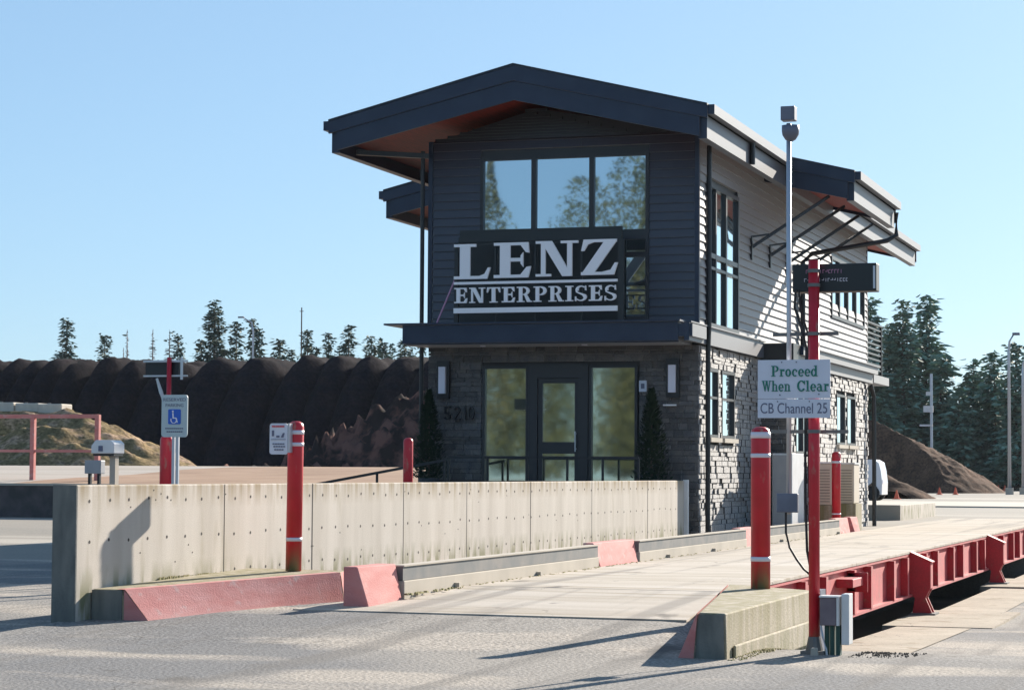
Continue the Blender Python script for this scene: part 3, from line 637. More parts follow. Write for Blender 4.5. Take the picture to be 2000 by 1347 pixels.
# street number 5210
NB = B
def numeral(b, ch, x, z, s):
    segs = {'5': [bx(0,.9,.5,1),bx(0,.5,.12,.9),bx(0,.46,.4,.56)]+arc(.22,.28,.28,.28,.13,-160,90,12),
            '2': arc(.25,.74,.25,.26,.12,-10,180,10)+[[(.38,.7),(.5,.7),(.14,.1),(0,.1)],bx(0,0,.5,.1)],
            '1': [bx(.18,0,.32,1)], '0': arc(.25,.5,.27,.5,.13,0,360,20)}[ch]
    for i, p in enumerate(segs): b.xz([(x+q[0]*s, z+q[1]*s) for q in p], 43.90-i*.0008, 43.945)
for ch, x in (('5',-15.62),('2',-15.42),('1',-15.25),('0',-15.12)):
    b = MB(); numeral(b, ch, x, 2.53, .27); b.build('house_number', M['black_metal'], B)

# porch railing and ramp handrail
t = thing('porch_railing', (-13,42.2,FZ), 'low black metal railing across the porch in front of the door', 'railing')
b = MB(); b.bar((-14.9,42.15,1.77),(-11.1,42.15,1.77),.05,.05); b.bar((-14.9,42.15,1.3),(-11.1,42.15,1.3),.03,.03); b.build('top_rail', M['black_metal'], t)
for x in (-14.9,-14.1,-13.3,-12.5,-11.8,-11.1): MB().box(x-.02,x+.02,42.13,42.17,FZ,1.76).build('post', M['black_metal'], t)
t = thing('ramp_handrail', (-16.9,42.2,0), 'dark sloping handrail descending left from the porch', 'handrail')
b = MB(); b.bar((-14.95,42.2,1.72),(-19.2,42.2,.95),.05,.05); b.bar((-14.95,42.2,1.3),(-19.2,42.2,.5),.03,.03); b.build('rail', M['black_metal'], t)
for x in (-15,-16.4,-17.8,-19.2): zz = 1.72+(x+14.95)*.181; MB().box(x-.02,x+.02,42.18,42.22,0,zz).build('post', M['black_metal'], t)

# company sign
t = thing('company_sign', (-13.3,42.9,4.42), 'large sign of pale serif letters reading LENZ ENTERPRISES above the porch canopy', 'sign')
b = MB(); b.box(-14.93,-11.62,42.80,42.88,6.0,6.24); b.box(-11.70,-11.58,42.80,42.88,4.42,6.0); b.box(-15.04,-14.96,42.80,42.88,4.42,6.0); b.build('frame', M['sign_black'], t)
b = MB()
for z in (5.29,5.96,4.82,5.09): b.box(-14.96,-11.7,42.80,42.815,z-.012,z+.012)
for x in (-14.2,-13.38,-12.44): b.box(x-.02,x+.02,42.83,42.86,4.42,6.0)
b.build('support_grid', M['sign_black'], t)
MB().box(-15.27,-11.93,43.70,43.74,4.44,6.2).build('back_panel', M['sign_black'], t)
for ch, x0, x1, dz in (('L',-15.03,-14.27,-.02),('E',-14.2,-13.42,-.01),('N',-13.34,-12.48,0),('Z',-12.42,-11.69,0.01)):
    letters(ch, x0, x1, 5.29+dz, 5.98+dz, 42.79, .05, M['letter_white'], t)
letters('ENTERPRISES', -15.02, -11.70, 4.80, 5.10, 42.79, .04, M['letter_white'], t, gap=.1)
MB().box(-15.03,-11.69,42.74,42.79,5.165,5.215).build('upper_bar', M['letter_white'], t)
MB().box(-15.03,-11.69,42.74,42.79,4.60,4.70).build('lower_bar', M['letter_white'], t)
b = MB(); b.bar((-15.03,42.85,5.3),(-15.45,42.95,4.43),.025,.025); b.build('brace', M['pink_ink'], t)

# cypresses in pots
cy = None
for x, lab in ((-15.78,'slim dark conical shrub left of the entrance, beside the house number'),(-11.18,'slim dark conical shrub right of the entrance, under the small plaque')):
    if cy is None:
        cy = thing('conical_shrub', (x,43.45,FZ), lab, 'shrub', 'conical shrubs flanking the entrance')
        b = MB(); rr = random.Random(5)
        for k in range(1500):
            q = rr.random(); zz = FZ+.35+q*1.75; R = .34*(1-q)**.75*(.4+.85*rr.random()); a = rr.random()*6.283
            p = Vector((x+R*cos(a),43.45+R*sin(a),zz)); s = .035; u = Vector((cos(a),sin(a),.9)).normalized()*s*1.6; v = Vector((-sin(a),cos(a),rr.uniform(-.4,.4)))*s
            b.add([p-v,p+u*.2+v,p+u*1.6],[(0,1,2)])
        b.build('foliage', M['cypress'], cy); MB().tube([(x,43.45,FZ),(x,43.45,FZ+1.6)],[.03,.01],6).build('stem', M['bark'], cy)
        MB().tube([(x,43.45,FZ),(x,43.45,FZ+.36)],[.16,.21],16).build('pot', M['pot'], cy)
    else: copy_thing(cy, (x,43.45,FZ), lab)

# ------------------------------------------------------------ cabinets beside the building
t = thing('electrical_cabinet', (-9.6,49,.13), 'tall grey electrical cabinet against the stone bay', 'cabinet')
MB().box(-9.83,-9.4,48.5,49.82,.13,1.92).build('body', M['white_metal'], t, bevel=.01)
MB().box(-9.81,-9.42,48.475,48.497,.17,1.88).build('door', M['cabinet_grey'], t, bevel=.006)  # grey front and white body paint in the shaded and sunlit faces
MB().box(-9.47,-9.45,48.45,48.474,1.0,1.15).build('handle', M['black_metal'], t)
def condenser(x, y, lab):
    t = thing('air_conditioner', (x,y,.13), lab, 'air conditioner', 'beige air conditioners beside the building')
    MB().box(x-.25,x+.25,y-.4,y+.4,.78,1.72).build('casing', M['beige_metal'], t, bevel=.02)
    MB().box(x-.27,x+.27,y-.42,y+.42,1.722,1.76).build('lid', M['white_metal'], t)
    b = MB()
    for k in range(12): b.box(x-.2,x+.2,y-.415,y-.402,.85+k*.065,.87+k*.065)
    b.build('grille', M['grille'], t)
    MB().box(x-.3,x+.3,y-.45,y+.45,.10,.775).build('plinth', M['dirty_concrete'], t)
condenser(-9.45,52.6,'beige air conditioner on a plinth, left of the red bollard by the building')
condenser(-9.45,55.6,'beige air conditioner on a plinth, right of the red bollard by the building')

# ------------------------------------------------------------ sign pole with display board
PX, PY = -3.535, 19.2
t = thing('sign_pole', (PX,PY,0), 'tall slim red steel pole holding the display board at the right', 'pole')
MB().tube([(PX,PY,-.05),(PX,PY,3.29)], .047, 16).build('pole', M['red_paint'], t, smooth=True)
b = MB(); b.box(PX-.1,PX+.1,PY-.1,PY+.1,-.03,.025); b.tube([(PX,PY,.02),(PX,PY,.14)],[.075,.05],12); b.build('base_flange', M['rail_steel'], t)
b = MB(); b.bar((PX-.36,PY+.06,2.67),(PX+.2,PY+.06,2.675),.03,.03); b.bar((PX-.38,PY+.06,1.85),(PX+.28,PY+.06,1.85),.03,.03)
for z in (2.67,1.85,3.2,3.08): b.tube([(PX,PY,z-.015),(PX,PY,z+.015)], .055, 16)
b.build('cross_arm', M['rail_steel'], t)
b = MB()
b.tube([(PX-.16,PY+.03,3.05),(PX-.17,PY+.03,2.9),(PX-.12,PY+.03,2.75),(PX-.07,PY+.03,2.55),(PX-.08,PY+.03,2.0),(PX-.075,PY,1.3),(PX-.06,PY,.85),(PX-.03,PY,.7)], .011, 6)
b.tube([(PX-.13,PY+.02,3.05),(PX-.12,PY+.02,2.88),(PX-.05,PY+.02,2.66),(PX-.05,PY+.02,1.3)], .009, 6)
b.tube([(PX-.24,PY,1.2),(PX-.24,PY,1.0),(PX-.21,PY,.88),(PX-.15,PY,.78),(PX-.09,PY,.7),(PX-.03,PY,.65)], .010, 6); b.build('cable', M['cable'], t)
t = thing('camera_mast', (PX-.21,PY+.06,1.2), 'thin grey mast with a box and dome camera on top beside the red pole', 'mast')
mx = PX-.225
MB().tube([(mx,PY+.06,1.15),(mx,PY+.06,4.47)], .021, 12).build('mast', M['galv'], t, smooth=True)
MB().box(mx-.06,mx+.06,PY,PY+.12,4.49,4.61).build('top_box', M['grey_steel'], t, bevel=.006)
b = MB(); zs = [(4.455,.04),(4.45,.075),(4.40,.075),(4.37,.07),(4.33,.045),(4.31,.01)]; b.tube([(mx+.015,PY+.06,z) for z,_ in zs],[r for _,r in zs],18); b.build('dome_camera', M['grey_steel'], t, smooth=True)
MB().box(mx-.09,mx+.09,PY-.03,PY+.03,1.17,1.33).build('junction_box', M['grey_steel'], t, bevel=.008)
t = thing('display_board', (PX+.16,PY+.2,3.02), 'long black electronic display board behind the top of the red pole', 'display board')
MB().box(-3.73,-3.02,PY+.07,PY+.24,3.03,3.265).build('housing', M['sign_black'], t, bevel=.006)
MB().box(-3.045,-3.028,PY+.055,PY+.068,3.05,3.24).build('edge_strip', M['galv'], t)
def scribble(b, x0, x1, z0, hh, y, seed):
    q = random.Random(seed); x = x0
    while x < x1:
        w1 = q.uniform(.012,.02); k = q.randint(0,3)
        if k == 0: b.box(x,x+.004,y-.004,y,z0,z0+hh); b.box(x+.004,x+w1,y-.004,y,z0+hh-.005,z0+hh)
        elif k == 1: b.box(x,x+w1,y-.004,y,z0,z0+.005); b.box(x,x+w1,y-.004,y,z0+hh-.005,z0+hh); b.box(x,x+.004,y-.004,y,z0+.005,z0+hh-.005)
        elif k == 2: b.box(x,x+w1,y-.004,y,z0+hh*.4,z0+hh*.4+.005); b.box(x+w1-.004,x+w1,y-.004,y,z0+hh*.4+.005,z0+hh)
        else: b.box(x+w1*.4,x+w1*.4+.004,y-.004,y,z0,z0+hh)
        x += w1+.008
b = MB(); scribble(b,-3.615,-3.30,3.185,.032,PY+.069,1); b.build('upper_print', M['pink_ink'], t)
b = MB(); scribble(b,-3.63,-3.26,3.115,.028,PY+.069,2); b.build('lower_print', M['reflector'], t)
# instruction sign
t = thing('instruction_sign', (-3.69,PY-.05,1.96), 'white sign reading Proceed When Clear over CB Channel 25 on the red pole', 'sign')
YS = PY-.075
MB().box(-4.0,-3.385,YS,YS+.01,2.125,2.45).build('upper_panel', M['sign_white'], t, bevel=.002)
MB().box(-4.0,-3.385,YS-.002,YS+.008,1.962,2.121).build('lower_panel', M['sign_white'], t, bevel=.002)
letters('Proceed', -3.885, -3.49, 2.31, 2.40, YS, .004, M['green_ink'], t, gap=.07, name='top_lettering', each=False)
letters('When', -3.965, -3.72, 2.185, 2.275, YS, .004, M['green_ink'], t, gap=.07, name='middle_lettering', each=False)
letters('Clear', -3.665, -3.395, 2.185, 2.275, YS, .004, M['green_ink'], t, gap=.07, name='middle_lettering', each=False)
plain_text('CB Channel 25', -3.975, -3.41, 2.0, YS-.004, M['grey_ink'], t, .088, 'bottom_lettering')
b = MB()
for x, z in ((-3.795,2.43),(-3.67,2.43),(-3.81,2.155),(-3.48,2.16),(-3.56,2.1),(-3.83,2.1)): b.tube([(x,YS-.005,z),(x,YS,z)],.006,8)
b.build('bolt', M['grey_steel'], t)
# control boxes at the pole foot
t = thing('control_box', (-3.36,PY,.4), 'pair of small weather-worn control boxes on short green legs beside the red pole', 'control box')
MB().box(-3.47,-3.335,PY-.1,PY+.06,.24,.47).build('meter_box', M['box_brown'], t, bevel=.006)
MB().box(-3.332,-3.315,PY-.1,PY+.1,.24,.475).build('sunlit_side', M['white_metal'], t)  # white sheet paints in the sunlit side of the meter box
MB().box(-3.30,-3.235,PY-.05,PY+.14,.08,.50).build('tall_box', M['white_metal'], t, bevel=.006)
b = MB(); b.box(-3.475,-3.31,PY-.11,PY+.07,.472,.485); b.build('lid', M['white_metal'], t)
for i, x in enumerate((-3.44,-3.395,-3.345)): MB().box(x,x+.034,PY-.05,PY+.04,-.02,.238).build('leg', M['green_leg'], t)
b = MB(); b.tube([(-3.47,PY-.06,.24),(-3.45,PY-.08,.15),(-3.42,PY-.1,.05),(-3.41,PY-.1,-.02)],.01,6); b.build('conduit', M['galv'], t)
t = thing('small_block', (-3.49,PY-.15,0), 'small pale concrete stub at the foot of the red pole', 'block')
MB().hull([(-3.53,18.98,-.02),(-3.47,18.98,-.02),(-3.47,19.04,-.02),(-3.53,19.04,-.02)],[(-3.525,18.985,.06),(-3.475,18.985,.065),(-3.475,19.035,.06),(-3.525,19.035,.06)]).build('stub', M['cap'], t, bevel=.006)
b = MB(); rr = random.Random(11)
for k in range(160):
    x = -3.2+rr.random()**1.5*.5; y = 18.9+rr.random()*1.0; s = rr.uniform(.003,.013); z = h(x,y)
    b.hull([(x-s,y-s,z-.01),(x+s,y-s*.8,z-.01),(x+s*.8,y+s,z-.01),(x-s*.9,y+s,z-.01)],[(x-s*.4,y-s*.5,z+s*.6),(x+s*.5,y-s*.4,z+s*.5),(x+s*.4,y+s*.5,z+s*.5),(x-s*.4,y+s*.4,z+s*.6)])
tag(b.build('rubble', M['joint']), 'scattered dark grit and leaves beside the control boxes', 'rubble', kind='stuff')

# ------------------------------------------------------------ left lane furniture
def accessible():
    t = thing('accessible_parking_sign', (-12.77,26,0), 'pale green sign with a blue wheelchair symbol on a twin grey post', 'sign')
    MB().xz(rrect(-12.955,-12.60,1.90,2.425,.04), 25.93, 25.945).build('plate', M['sign_green_grey'], t)
    MB().xz(rrect(-12.86,-12.69,2.06,2.245,.015), 25.922, 25.929).build('blue_square', M['blue_ink'], t)
    b = MB(); cx, cz = -12.775, 2.15
    for p in arc(cx-.005,cz-.035,.045,.045,.012,160,380,14): b.xz(p, 25.914, 25.921)
    b.xz([(cx-.025,cz+.05),(cx-.01,cz+.05),(cx-.006,cz-.02),(cx-.02,cz-.02)],25.9135,25.921); b.box(cx-.015,cx+.03,25.913,25.921,cz-.02,cz-.008)
    b.xz([(cx+.02,cz-.02),(cx+.034,cz-.014),(cx+.05,cz-.07),(cx+.038,cz-.07)],25.9125,25.921); b.tube([(cx-.018,25.913,cz+.068),(cx-.018,25.921,cz+.068)],.012,12); b.build('wheelchair_symbol', M['letter_white'], t)
    plain_text('RESERVED', -12.93,-12.625,2.345,25.928,M['grey_ink'],t,.04,'upper_lettering'); plain_text('PARKING', -12.90,-12.655,2.275,25.928,M['grey_ink'],t,.04,'middle_lettering')
    for z, a, c in ((2.0,-12.9,-12.66),(1.96,-12.88,-12.68)):
        b = MB(); x = a
        while x < c: b.box(x,x+.02,25.924,25.929,z,z+.014); x += .028
        b.build('small_print', M['grey_ink'], t)
    for x in (-12.80,-12.745): MB().box(x-.018,x+.018,25.95,25.98,0,2.38).build('post', M['galv'], t)
accessible()
t = thing('left_display_pole', (-16.8,34,0), 'distant red pole holding a dark display board above the left lane', 'display pole')
t.name = 'display_pole'
MB().tube([(-16.86,34,0),(-16.86,34,3.32)],.038,12).build('pole', M['red_paint'], t, smooth=True)
bd = MB().box(-17.32,-16.72,34.06,34.2,3.02,3.28).build('display_board', M['black_metal'], t)
MB().box(-17.34,-16.55,34.02,34.058,3.245,3.28).build('edge_strip', M['white_metal'], bd); MB().box(-17.34,-16.55,34.02,34.058,3.01,3.035).build('edge_strip', M['white_metal'], bd)
MB().box(-16.66,-16.62,34.0,34.019,2.96,3.32).build('end_bar', M['white_metal'], bd)
MB().tube([(-17.08,34,2.98),(-17.0,34,2.75),(-16.95,34,2.6),(-16.92,34,2.2)],[.02,.035,.03,.015],8).build('flexible_conduit', M['white_metal'], t)
t = thing('drop_box', (-14.2,27,0), 'white drop box with a rounded hood on a pale post behind the wall', 'drop box')
b = MB(); b.xz([(-14.42,1.70),(-14.42,1.80),(-14.36,1.875),(-14.14,1.875),(-14.09,1.83),(-14.09,1.70)][::-1], 26.85, 27.15); b.build('hood', M['white_metal'], t, bevel=.012)
MB().box(-14.31,-14.25,26.84,26.848,1.73,1.80).build('slot', M['grey_ink'], t); MB().box(-14.40,-14.10,26.87,27.13,1.67,1.698).build('tray', M['black_metal'], t)
MB().box(-14.20,-14.12,26.95,27.05,0,1.67).build('post', M['cap'], t)
t = thing('junction_cabinet', (-14.35,26.4,0), 'small grey cabinet on two black legs in front of the white drop box', 'cabinet')
MB().box(-14.16,-13.93,26.2,26.32,1.44,1.61).build('body', M['cabinet_grey'], t, bevel=.008)
for ch in list(t.children):
    ch.location.x = 0
for x in (-14.13,-14.0): MB().box(x,x+.035,26.24,26.28,0,1.44).build('leg', M['black_metal'], t)

# ------------------------------------------------------------ retaining wall, gate frame, mound, blocks
t = thing('retaining_wall', (-50,60,0), 'dark retaining wall with a pale cap beyond the shaded left lane', 'wall')
MB().box(-80,-22.2,59.9,60.19,-.3,1.0).build('wall_body', M['retaining'], t); MB().box(-80,-22.1,59.85,60.25,1.002,1.07).build('cap', M['cap'], t)
MB().box(-22.2,-21.95,60.26,100,-.3,1.5).build('return_wall', M['retaining'], t)
t = thing('pipe_gate', (-34,64,1.1), 'rusty pink pipe gate frame in front of the earth mound', 'gate')
z0 = 1.1
b = MB(); b.bar((-41,64,3.13),(-34.15,64,3.13),.12,.12); b.bar((-41,64,2.05),(-34.15,64,2.05),.08,.08); b.build('rail', M['red_curb'], t)
for x in (-34.15,-36.4,-39.5): MB().box(x-.07,x+.07,63.93,64.07,z0,3.18).build('post', M['red_curb'], t)

def heap(name, x0, x1, y0, y1, f, m, label, cat, nx, ny, kind=None, group=None):
    X = [x0+(x1-x0)*i/nx for i in range(nx+1)]; Y = [y0+(y1-y0)*j/ny for j in range(ny+1)]
    vs, fs = grid(X, Y, f); b = MB(); b.add(vs, fs); o = b.build(name, m, None, smooth=True, origin=((x0+x1)/2,(y0+y1)/2,0)); tag(o, label, cat, group, kind); return o
NZ = lambda x, y, s, k=0: noise.fractal(Vector((x*s, y*s, k)), 1, 2, 4)
# compost windrow: rounded lobes dumped side by side; each lobe is a heap of its own
PP = [(-78,2.2),(-28,2.2),(12,1.9),(50,1.9),(99,1.9),(162,2.2),(219,2.3),(294,2.9),(384,3.2),(468,3.1),(564,3.0),(623,2.6),(683,2.6),(752,2.9),(809,2.6),(870,2.6)]
def X_of(px): return -74.76+(px-45)*(26.56/764)
names = ['heap of dark compost outside the left picture edge','dark compost heap just left of the picture edge','dark compost heap cut by the left picture edge','second dark compost heap from the left edge','dark compost heap under the lone conifer on the left','dark compost heap above the pale concrete blocks','dark compost heap left of the distant display pole','dark compost heap directly behind the distant display pole','dark compost heap right of the distant display pole','dark compost heap left of the biggest distant conifer','dark compost heap above the leaning red bollard','dark compost heap just right of the leaning red bollard','dark compost heap with a brown sunlit shoulder mid row','third dark compost heap from the building','second dark compost heap from the building','dark compost heap touching the left edge of the building']
for i, (px, hw) in enumerate(PP):
    xc = X_of(px); H = (7.0, 7.1, 7.0, 7.1, 7.0, 7.1, 7.0, 6.9, 7.0, 7.0, 7.05, 7.05, 7.0, 7.0, 6.9, 7)[i]; hw2 = hw*.62
    def f(x, y, xc=xc, H=H, hw=hw2, i=i):
        u = (x-xc)/hw
        t_ = min((y-127.6-1.6*u*u)/6.5, (146-y)/7); t_ = max(-.05, min(1.0, t_))
        crest = H-(1.15*u*u if abs(u) < 1.2 else 1.656+(abs(u)-1.2)*3.4)
        rise = crest*(1-(1-max(t_,0))**1.7)
        z = 1.58+min(rise, crest) + (.2*NZ(x, y, .55, i)+.10*NZ(x, y, 2.1, i+3)-.35*max(0, NZ(x, y*.35, 1.1, i+9))*min(1, 2.2*(1-t_)))*min(1, max(0, t_)*3)
        return z if t_ > 0 else 1.2
    heap('compost_heap', xc-hw2*3.1, xc+hw2*3.1, 127.5, 147, f, M['compost'], names[i], 'compost heap', 64, 56, group='dark compost heaps in a row')
def fsp(x, y):
    u = (x+43.5)/10; v = (y-121.5)/5; r = sqrt(u*u+v*v); z = 1.5+5.0*max(0, 1-r)**.9
    return z+1.5*abs(NZ(x*.8+z*1.1, y*.4, .9))-.5+.25*NZ(x, y, 2.5)*min(1, max(0, 1.1-r)*2)-(.4 if r > 1 else 0)
heap('spoil_heap', -54, -36, 115.5, 126.5, fsp, M['spoil'], 'rough reddish spoil heap with sunlit ridges beside the building', 'heap', 80, 60)
def fm(x, y):
    u = (x+47.2)/6.0; v = (y-86)/6; r = sqrt(u*u+v*v); return 1.2+2.75*max(0, 1-r)**.85+.3*NZ(x, y, 1.0)*min(1, max(0, 1.05-r)*3)
heap('earth_mound', -54, -40.5, 79, 93, fm, M['earth'], 'weedy brown earth mound behind the pink pipe gate', 'mound', 70, 70)
def fm2(x, y):
    u = (x+45)/5; v = (y-80)/3; r = sqrt(u*u+v*v); return 1.3+1.0*max(0, 1-r)+.25*NZ(x, y, 1.3, 4)*min(1, max(0, 1.05-r)*3)
blk = None
for i in range(5):
    lab = ['leftmost pale concrete block on the ledge beside the mound','second pale concrete block from the left on the ledge','middle pale concrete block on the ledge above the mound','fourth pale concrete block from the left on the ledge','rightmost pale concrete block on the ledge above the mound'][i]
    x = -61.0+i*1.32
    if blk is None:
        blk = thing('concrete_block', (x,100,3.2), lab, 'concrete block', 'pale concrete blocks on the ledge')
        MB().box(x-.64,x+.64,99.5,100.6,3.2,4.8).build('block', M['pale_block'], blk, bevel=.05)
        MB().tube([(x-.3,100,4.79),(x-.3,100,4.86)],.08,8).build('lifting_loop', M['rail_steel'], blk)
    else: copy_thing(blk, (x,100+.1*(i%2),3.2-.04*i), lab)
def fl(x, y):
    u = (x+58.5)/7; v = (y-100)/5; r = sqrt(u*u+v*v); return 1.3+2.9*min(1, max(0, 1-r)*2.2)+.15*NZ(x, y, .8)
heap('earth_ledge', -66, -51.5, 95, 105.5, fl, M['earth'], 'low earth ledge under the pale concrete blocks', 'mound', 40, 34)

# ------------------------------------------------------------ right background
def fr(x, y):
    u = x+27.5; v = y-172; r = sqrt((u/10.0)**2+(v/9)**2); z = 5.6*max(0, 1-r)**.9; rho = sqrt(((x+27.5)/7.2)**2+((y-161)/8.5)**2)
    return .1+min(z, max(0, (rho-1)*14))+(.28*NZ(x, y, .6)+.12*NZ(x, y, 1.9))*min(1, max(0, 1.05-r)*3)
heap('bark_heap', -38, -17.2, 162.5, 181.5, fr, M['brown_pile'], 'tall brown bark heap with a sunlit right slope behind the building', 'heap', 140, 110)
def fr2(x, y):
    u = x+20.2; v = y-129; r = sqrt((u/3.6)**2+(v/3.2)**2); return -.02+1.75*max(0, 1-r)+(.12*NZ(x, y, 1.5) if r < 1 else -.1)
heap('gravel_heap', -24.2, -15.8, 127, 135, fr2, M['brown_pile'], 'small reddish heap just behind the white van', 'heap', 30, 30)
t = thing('low_wall', (-10.3,70,.1), 'low pale concrete wall beyond the far corner of the building', 'wall')
MB().box(-12.5,-10.0,68.2,68.45,0,.58).build('front_face', M['cap'], t, bevel=.01); MB().box(-10.28,-10.0,68.46,76,0,.57).build('side_face', M['concrete'], t, bevel=.01)
# white pickup, rear fender and tailgate visible
t = thing('van', (-19.9,116,.15), 'white van mostly hidden behind the far end of the building', 'van')
def pk(x): return -17.78-x
b = MB(); prof = [(0,.4),(-.02,1.0),(.05,1.6),(.15,2.0),(.4,2.15),(3.6,2.15),(4.3,1.4),(5.2,1.2),(5.25,.45),(4.9,.42),(4.8,.75),(4.5,.9),(4.2,.75),(4.1,.42),(.82,.42),(.74,.8),(.5,1.0),(.24,.8),(.14,.42)]
b.xz([(pk(x),z+.05) for x,z in prof], 115.0, 116.9); bd = b.build('body', M['car_white'], t, bevel=.008)
for x in (.48,4.5):
    for y in (114.97,116.7): MB().tube([(pk(x),y,.52),(pk(x),y+.24,.52)],.38,20).build('wheel', M['tyre'], t)
MB().xz([(pk(3.0),1.35),(pk(3.0),1.95),(pk(3.5),1.95),(pk(4.0),1.35)],114.985,114.998).build('side_window', M['glass'], t); MB().box(pk(.0)+.001,pk(0)+.03,115.1,115.4,1.0,1.2).build('headlight', M['reflector'], t)
cone = None
for x, y, lab in ((-18.52,125,'small orange traffic cone nearest the white van'),(-20.1,154.8,'small orange traffic cone at the foot of the bark heap, left of its pair'),(-19.18,155.9,'small orange traffic cone at the foot of the bark heap, right of its pair'),
                  (-20.84,192.7,'leftmost of three tiny orange cones by the far fence'),(-20.3,193.4,'middle of three tiny orange cones by the far fence'),(-19.83,194,'rightmost of three tiny orange cones by the far fence')):
    if cone is None:
        cone = thing('traffic_cone', (x,y,.13), lab, 'traffic cone', 'orange traffic cones in the far yard')
        MB().tube([(x,y,.16),(x,y,.62)],[.15,.03],14).build('cone', M['cone_orange'], cone); MB().box(x-.2,x+.2,y-.2,y+.2,.13,.165).build('base', M['cone_orange'], cone)
        MB().tube([(x,y,.36),(x,y,.46)],[.096,.068],14).build('reflective_collar', M['reflector'], cone)
    else: copy_thing(cone, (x,y,.13), lab)
t = thing('yard_fence', (-19,205,.13), 'low dark fence with grey rails at the far right under the trees', 'fence')
b = MB()
for z in (.9,1.25): b.bar((-26,205,z),(-8,205,z),.06,.16)
b.build('rail', M['galv'], t)
b = MB(); b.box(-26,-8,205.1,205.16,.1,.85); b.build('lower_panel', M['black_metal'], t)
for x in range(-26,-7,3): MB().box(x-.06,x+.06,204.95,205.08,.1,1.4).build('post', M['grey_steel'], t)
def lamp(x, y, H, lab, head=True):
    t = thing('street_lamp', (x,y,.13), lab, 'street lamp', 'tall grey lamp poles')
    MB().tube([(x,y,.13),(x,y,H*.9),(x+.05,y,H*.96),(x+.3,y,H),],[.13,.09,.07,.06],10).build('pole', M['galv'], t, smooth=True)
    MB().box(x+.25,x+.75,y-.15,y+.15,H-.02,H+.16).build('lamp_head', M['grey_steel'], t, bevel=.03); MB().box(x-.25,x+.25,y-.25,y+.25,.1,.6).build('base', M['cap'], t)
lamp(-16.04,160,11.0,'tall grey street lamp at the far right with a dark head')
lamp(-15.3,162,9.6,'second grey street lamp touching the right picture edge')
t = thing('equipment_mast', (-24.1,162,4.6), 'pale mast with small fittings standing behind the top of the bark heap', 'mast')
MB().tube([(-24.1,181,.1),(-24.1,181,9.3)],.11,8).build('pole', M['galv'], t)
b = MB(); b.box(-24.5,-24.1,180.85,181,7.6,7.9); b.box(-24.7,-23.95,180.8,181,6.3,6.8); b.box(-25,-24,180.85,181,5.2,5.35); b.build('fitting', M['white_metal'], t)

# ------------------------------------------------------------ trees
def conifer(x, y, z0, H, R, seed, label, needles=1, sparse=1.0, leaf=.35, group=None, mt='needle', bare=.0, base=.12):
    q = random.Random(seed); t = thing('conifer' if sparse > .3 else 'bare_tree', (x,y,z0), label, 'tree', group)
    b = MB(); lean = q.uniform(-.02,.02)*H
    b.tube([(x,y,z0-.3),(x+lean*.5,y,z0+H*.5),(x+lean,y,z0+H*.99)],[H*.014,H*.009,.02],7)
    c = MB(); nb = int(H*9*needles)
    for i in range(nb):
        u = base+(1-base)*((i+q.random())/nb)**.9; 
        prof = (1-u)**.75*(.72+.28*sin(u*H*1.3+seed))+.02
        L = R*prof*q.uniform(.45,1.15); a = q.random()*6.283; zz = z0+H*u; droop = q.uniform(.05,.35)
        cx = x+lean*u; d = Vector((cos(a),sin(a),0)); p0 = Vector((cx,y,zz)); p1 = p0+d*L+Vector((0,0,-droop*L+.12*L))
        b.bar(p0, p1, .045, .045) if (L > .5 and i % 2 == 0) or sparse < .4 else None
        if q.random() < bare: continue
        n = max(2, int(L/leaf*2.6*sparse))
        for k in range(n):
            s = q.uniform(.25,1.05); p = p0+(p1-p0)*s+Vector((q.gauss(0,.35),q.gauss(0,.35),q.gauss(0,.1)))*leaf*1.6
            a2 = a+q.uniform(-1.1,1.1); e1 = Vector((cos(a2),sin(a2),q.uniform(-.4,.1)))*leaf*q.uniform(.6,1.3); e2 = Vector((-sin(a2)*.7,cos(a2)*.7,q.uniform(-.8,.8)))*leaf*.3
            c.add([p-e2,p+e1*.5-e2*.9,p+e1,p+e1*.5+e2*.9,p+e2],[(0,1,2,3,4)])
    b.build('trunk', M['bark' if sparse > .3 else 'pale_bark'], t); 
    if c.v: c.build('crown', M[mt], t)
    return t
GL = 'conifers standing beyond the compost row'
LT = [(130,16.8,2.6,1.0,'lone conifer rising above the second compost heap on the left'),(213,15.1,2.2,.9,'short dense conifer behind the compost row, second from the left'),
 (258,15.6,1.4,.28,'thin bare tree just right of the short dense conifer'),(246,13.8,1.0,.3,'small bare sapling beside the short dense conifer'),(305,15.6,1.5,.3,'bare thin tree left of the distant display pole'),
 (338,15.5,1.8,.35,'sparse tree directly above the distant display pole'),(357,15.0,1.8,.8,'dark narrow conifer just right of the display pole'),(425,18.4,3.6,1.0,'largest conifer on the left skyline with wide layered branches'),
 (400,14.5,2.0,.8,'short conifer hugging the left side of the largest conifer'),(473,16.2,1.7,1.0,'narrow pointed conifer right of the largest conifer'),(502,16.5,1.1,.9,'very slim conifer, left one of a close pair'),(516,15.4,1.3,.9,'very slim conifer, right one of a close pair'),
 (552,14.4,2.0,.9,'bushy low conifer with a round top left of the utility pole'),(612,15.3,1.1,.8,'slim conifer beside the tall utility pole'),(625,13.6,1.3,.7,'small conifer right of the tall utility pole'),(650,15.0,1.2,.9,'narrow conifer with a heavy middle above the compost row'),
 (682,15.7,2.0,1.0,'conifer with layered branches above the reddish spoil'),(730,14.6,1.5,.8,'conifer with a thin tip left of the building canopy'),(752,14.0,1.7,.7,'low conifer second from the building on the left skyline'),(795,14.4,2.8,.7,'wide leafy conifer touching the left edge of the building'),(448,13.6,1.6,.8,'short conifer hugging the right side of the largest conifer'),(580,13.4,1.5,.8,'low conifer between the lamp and the utility pole')]
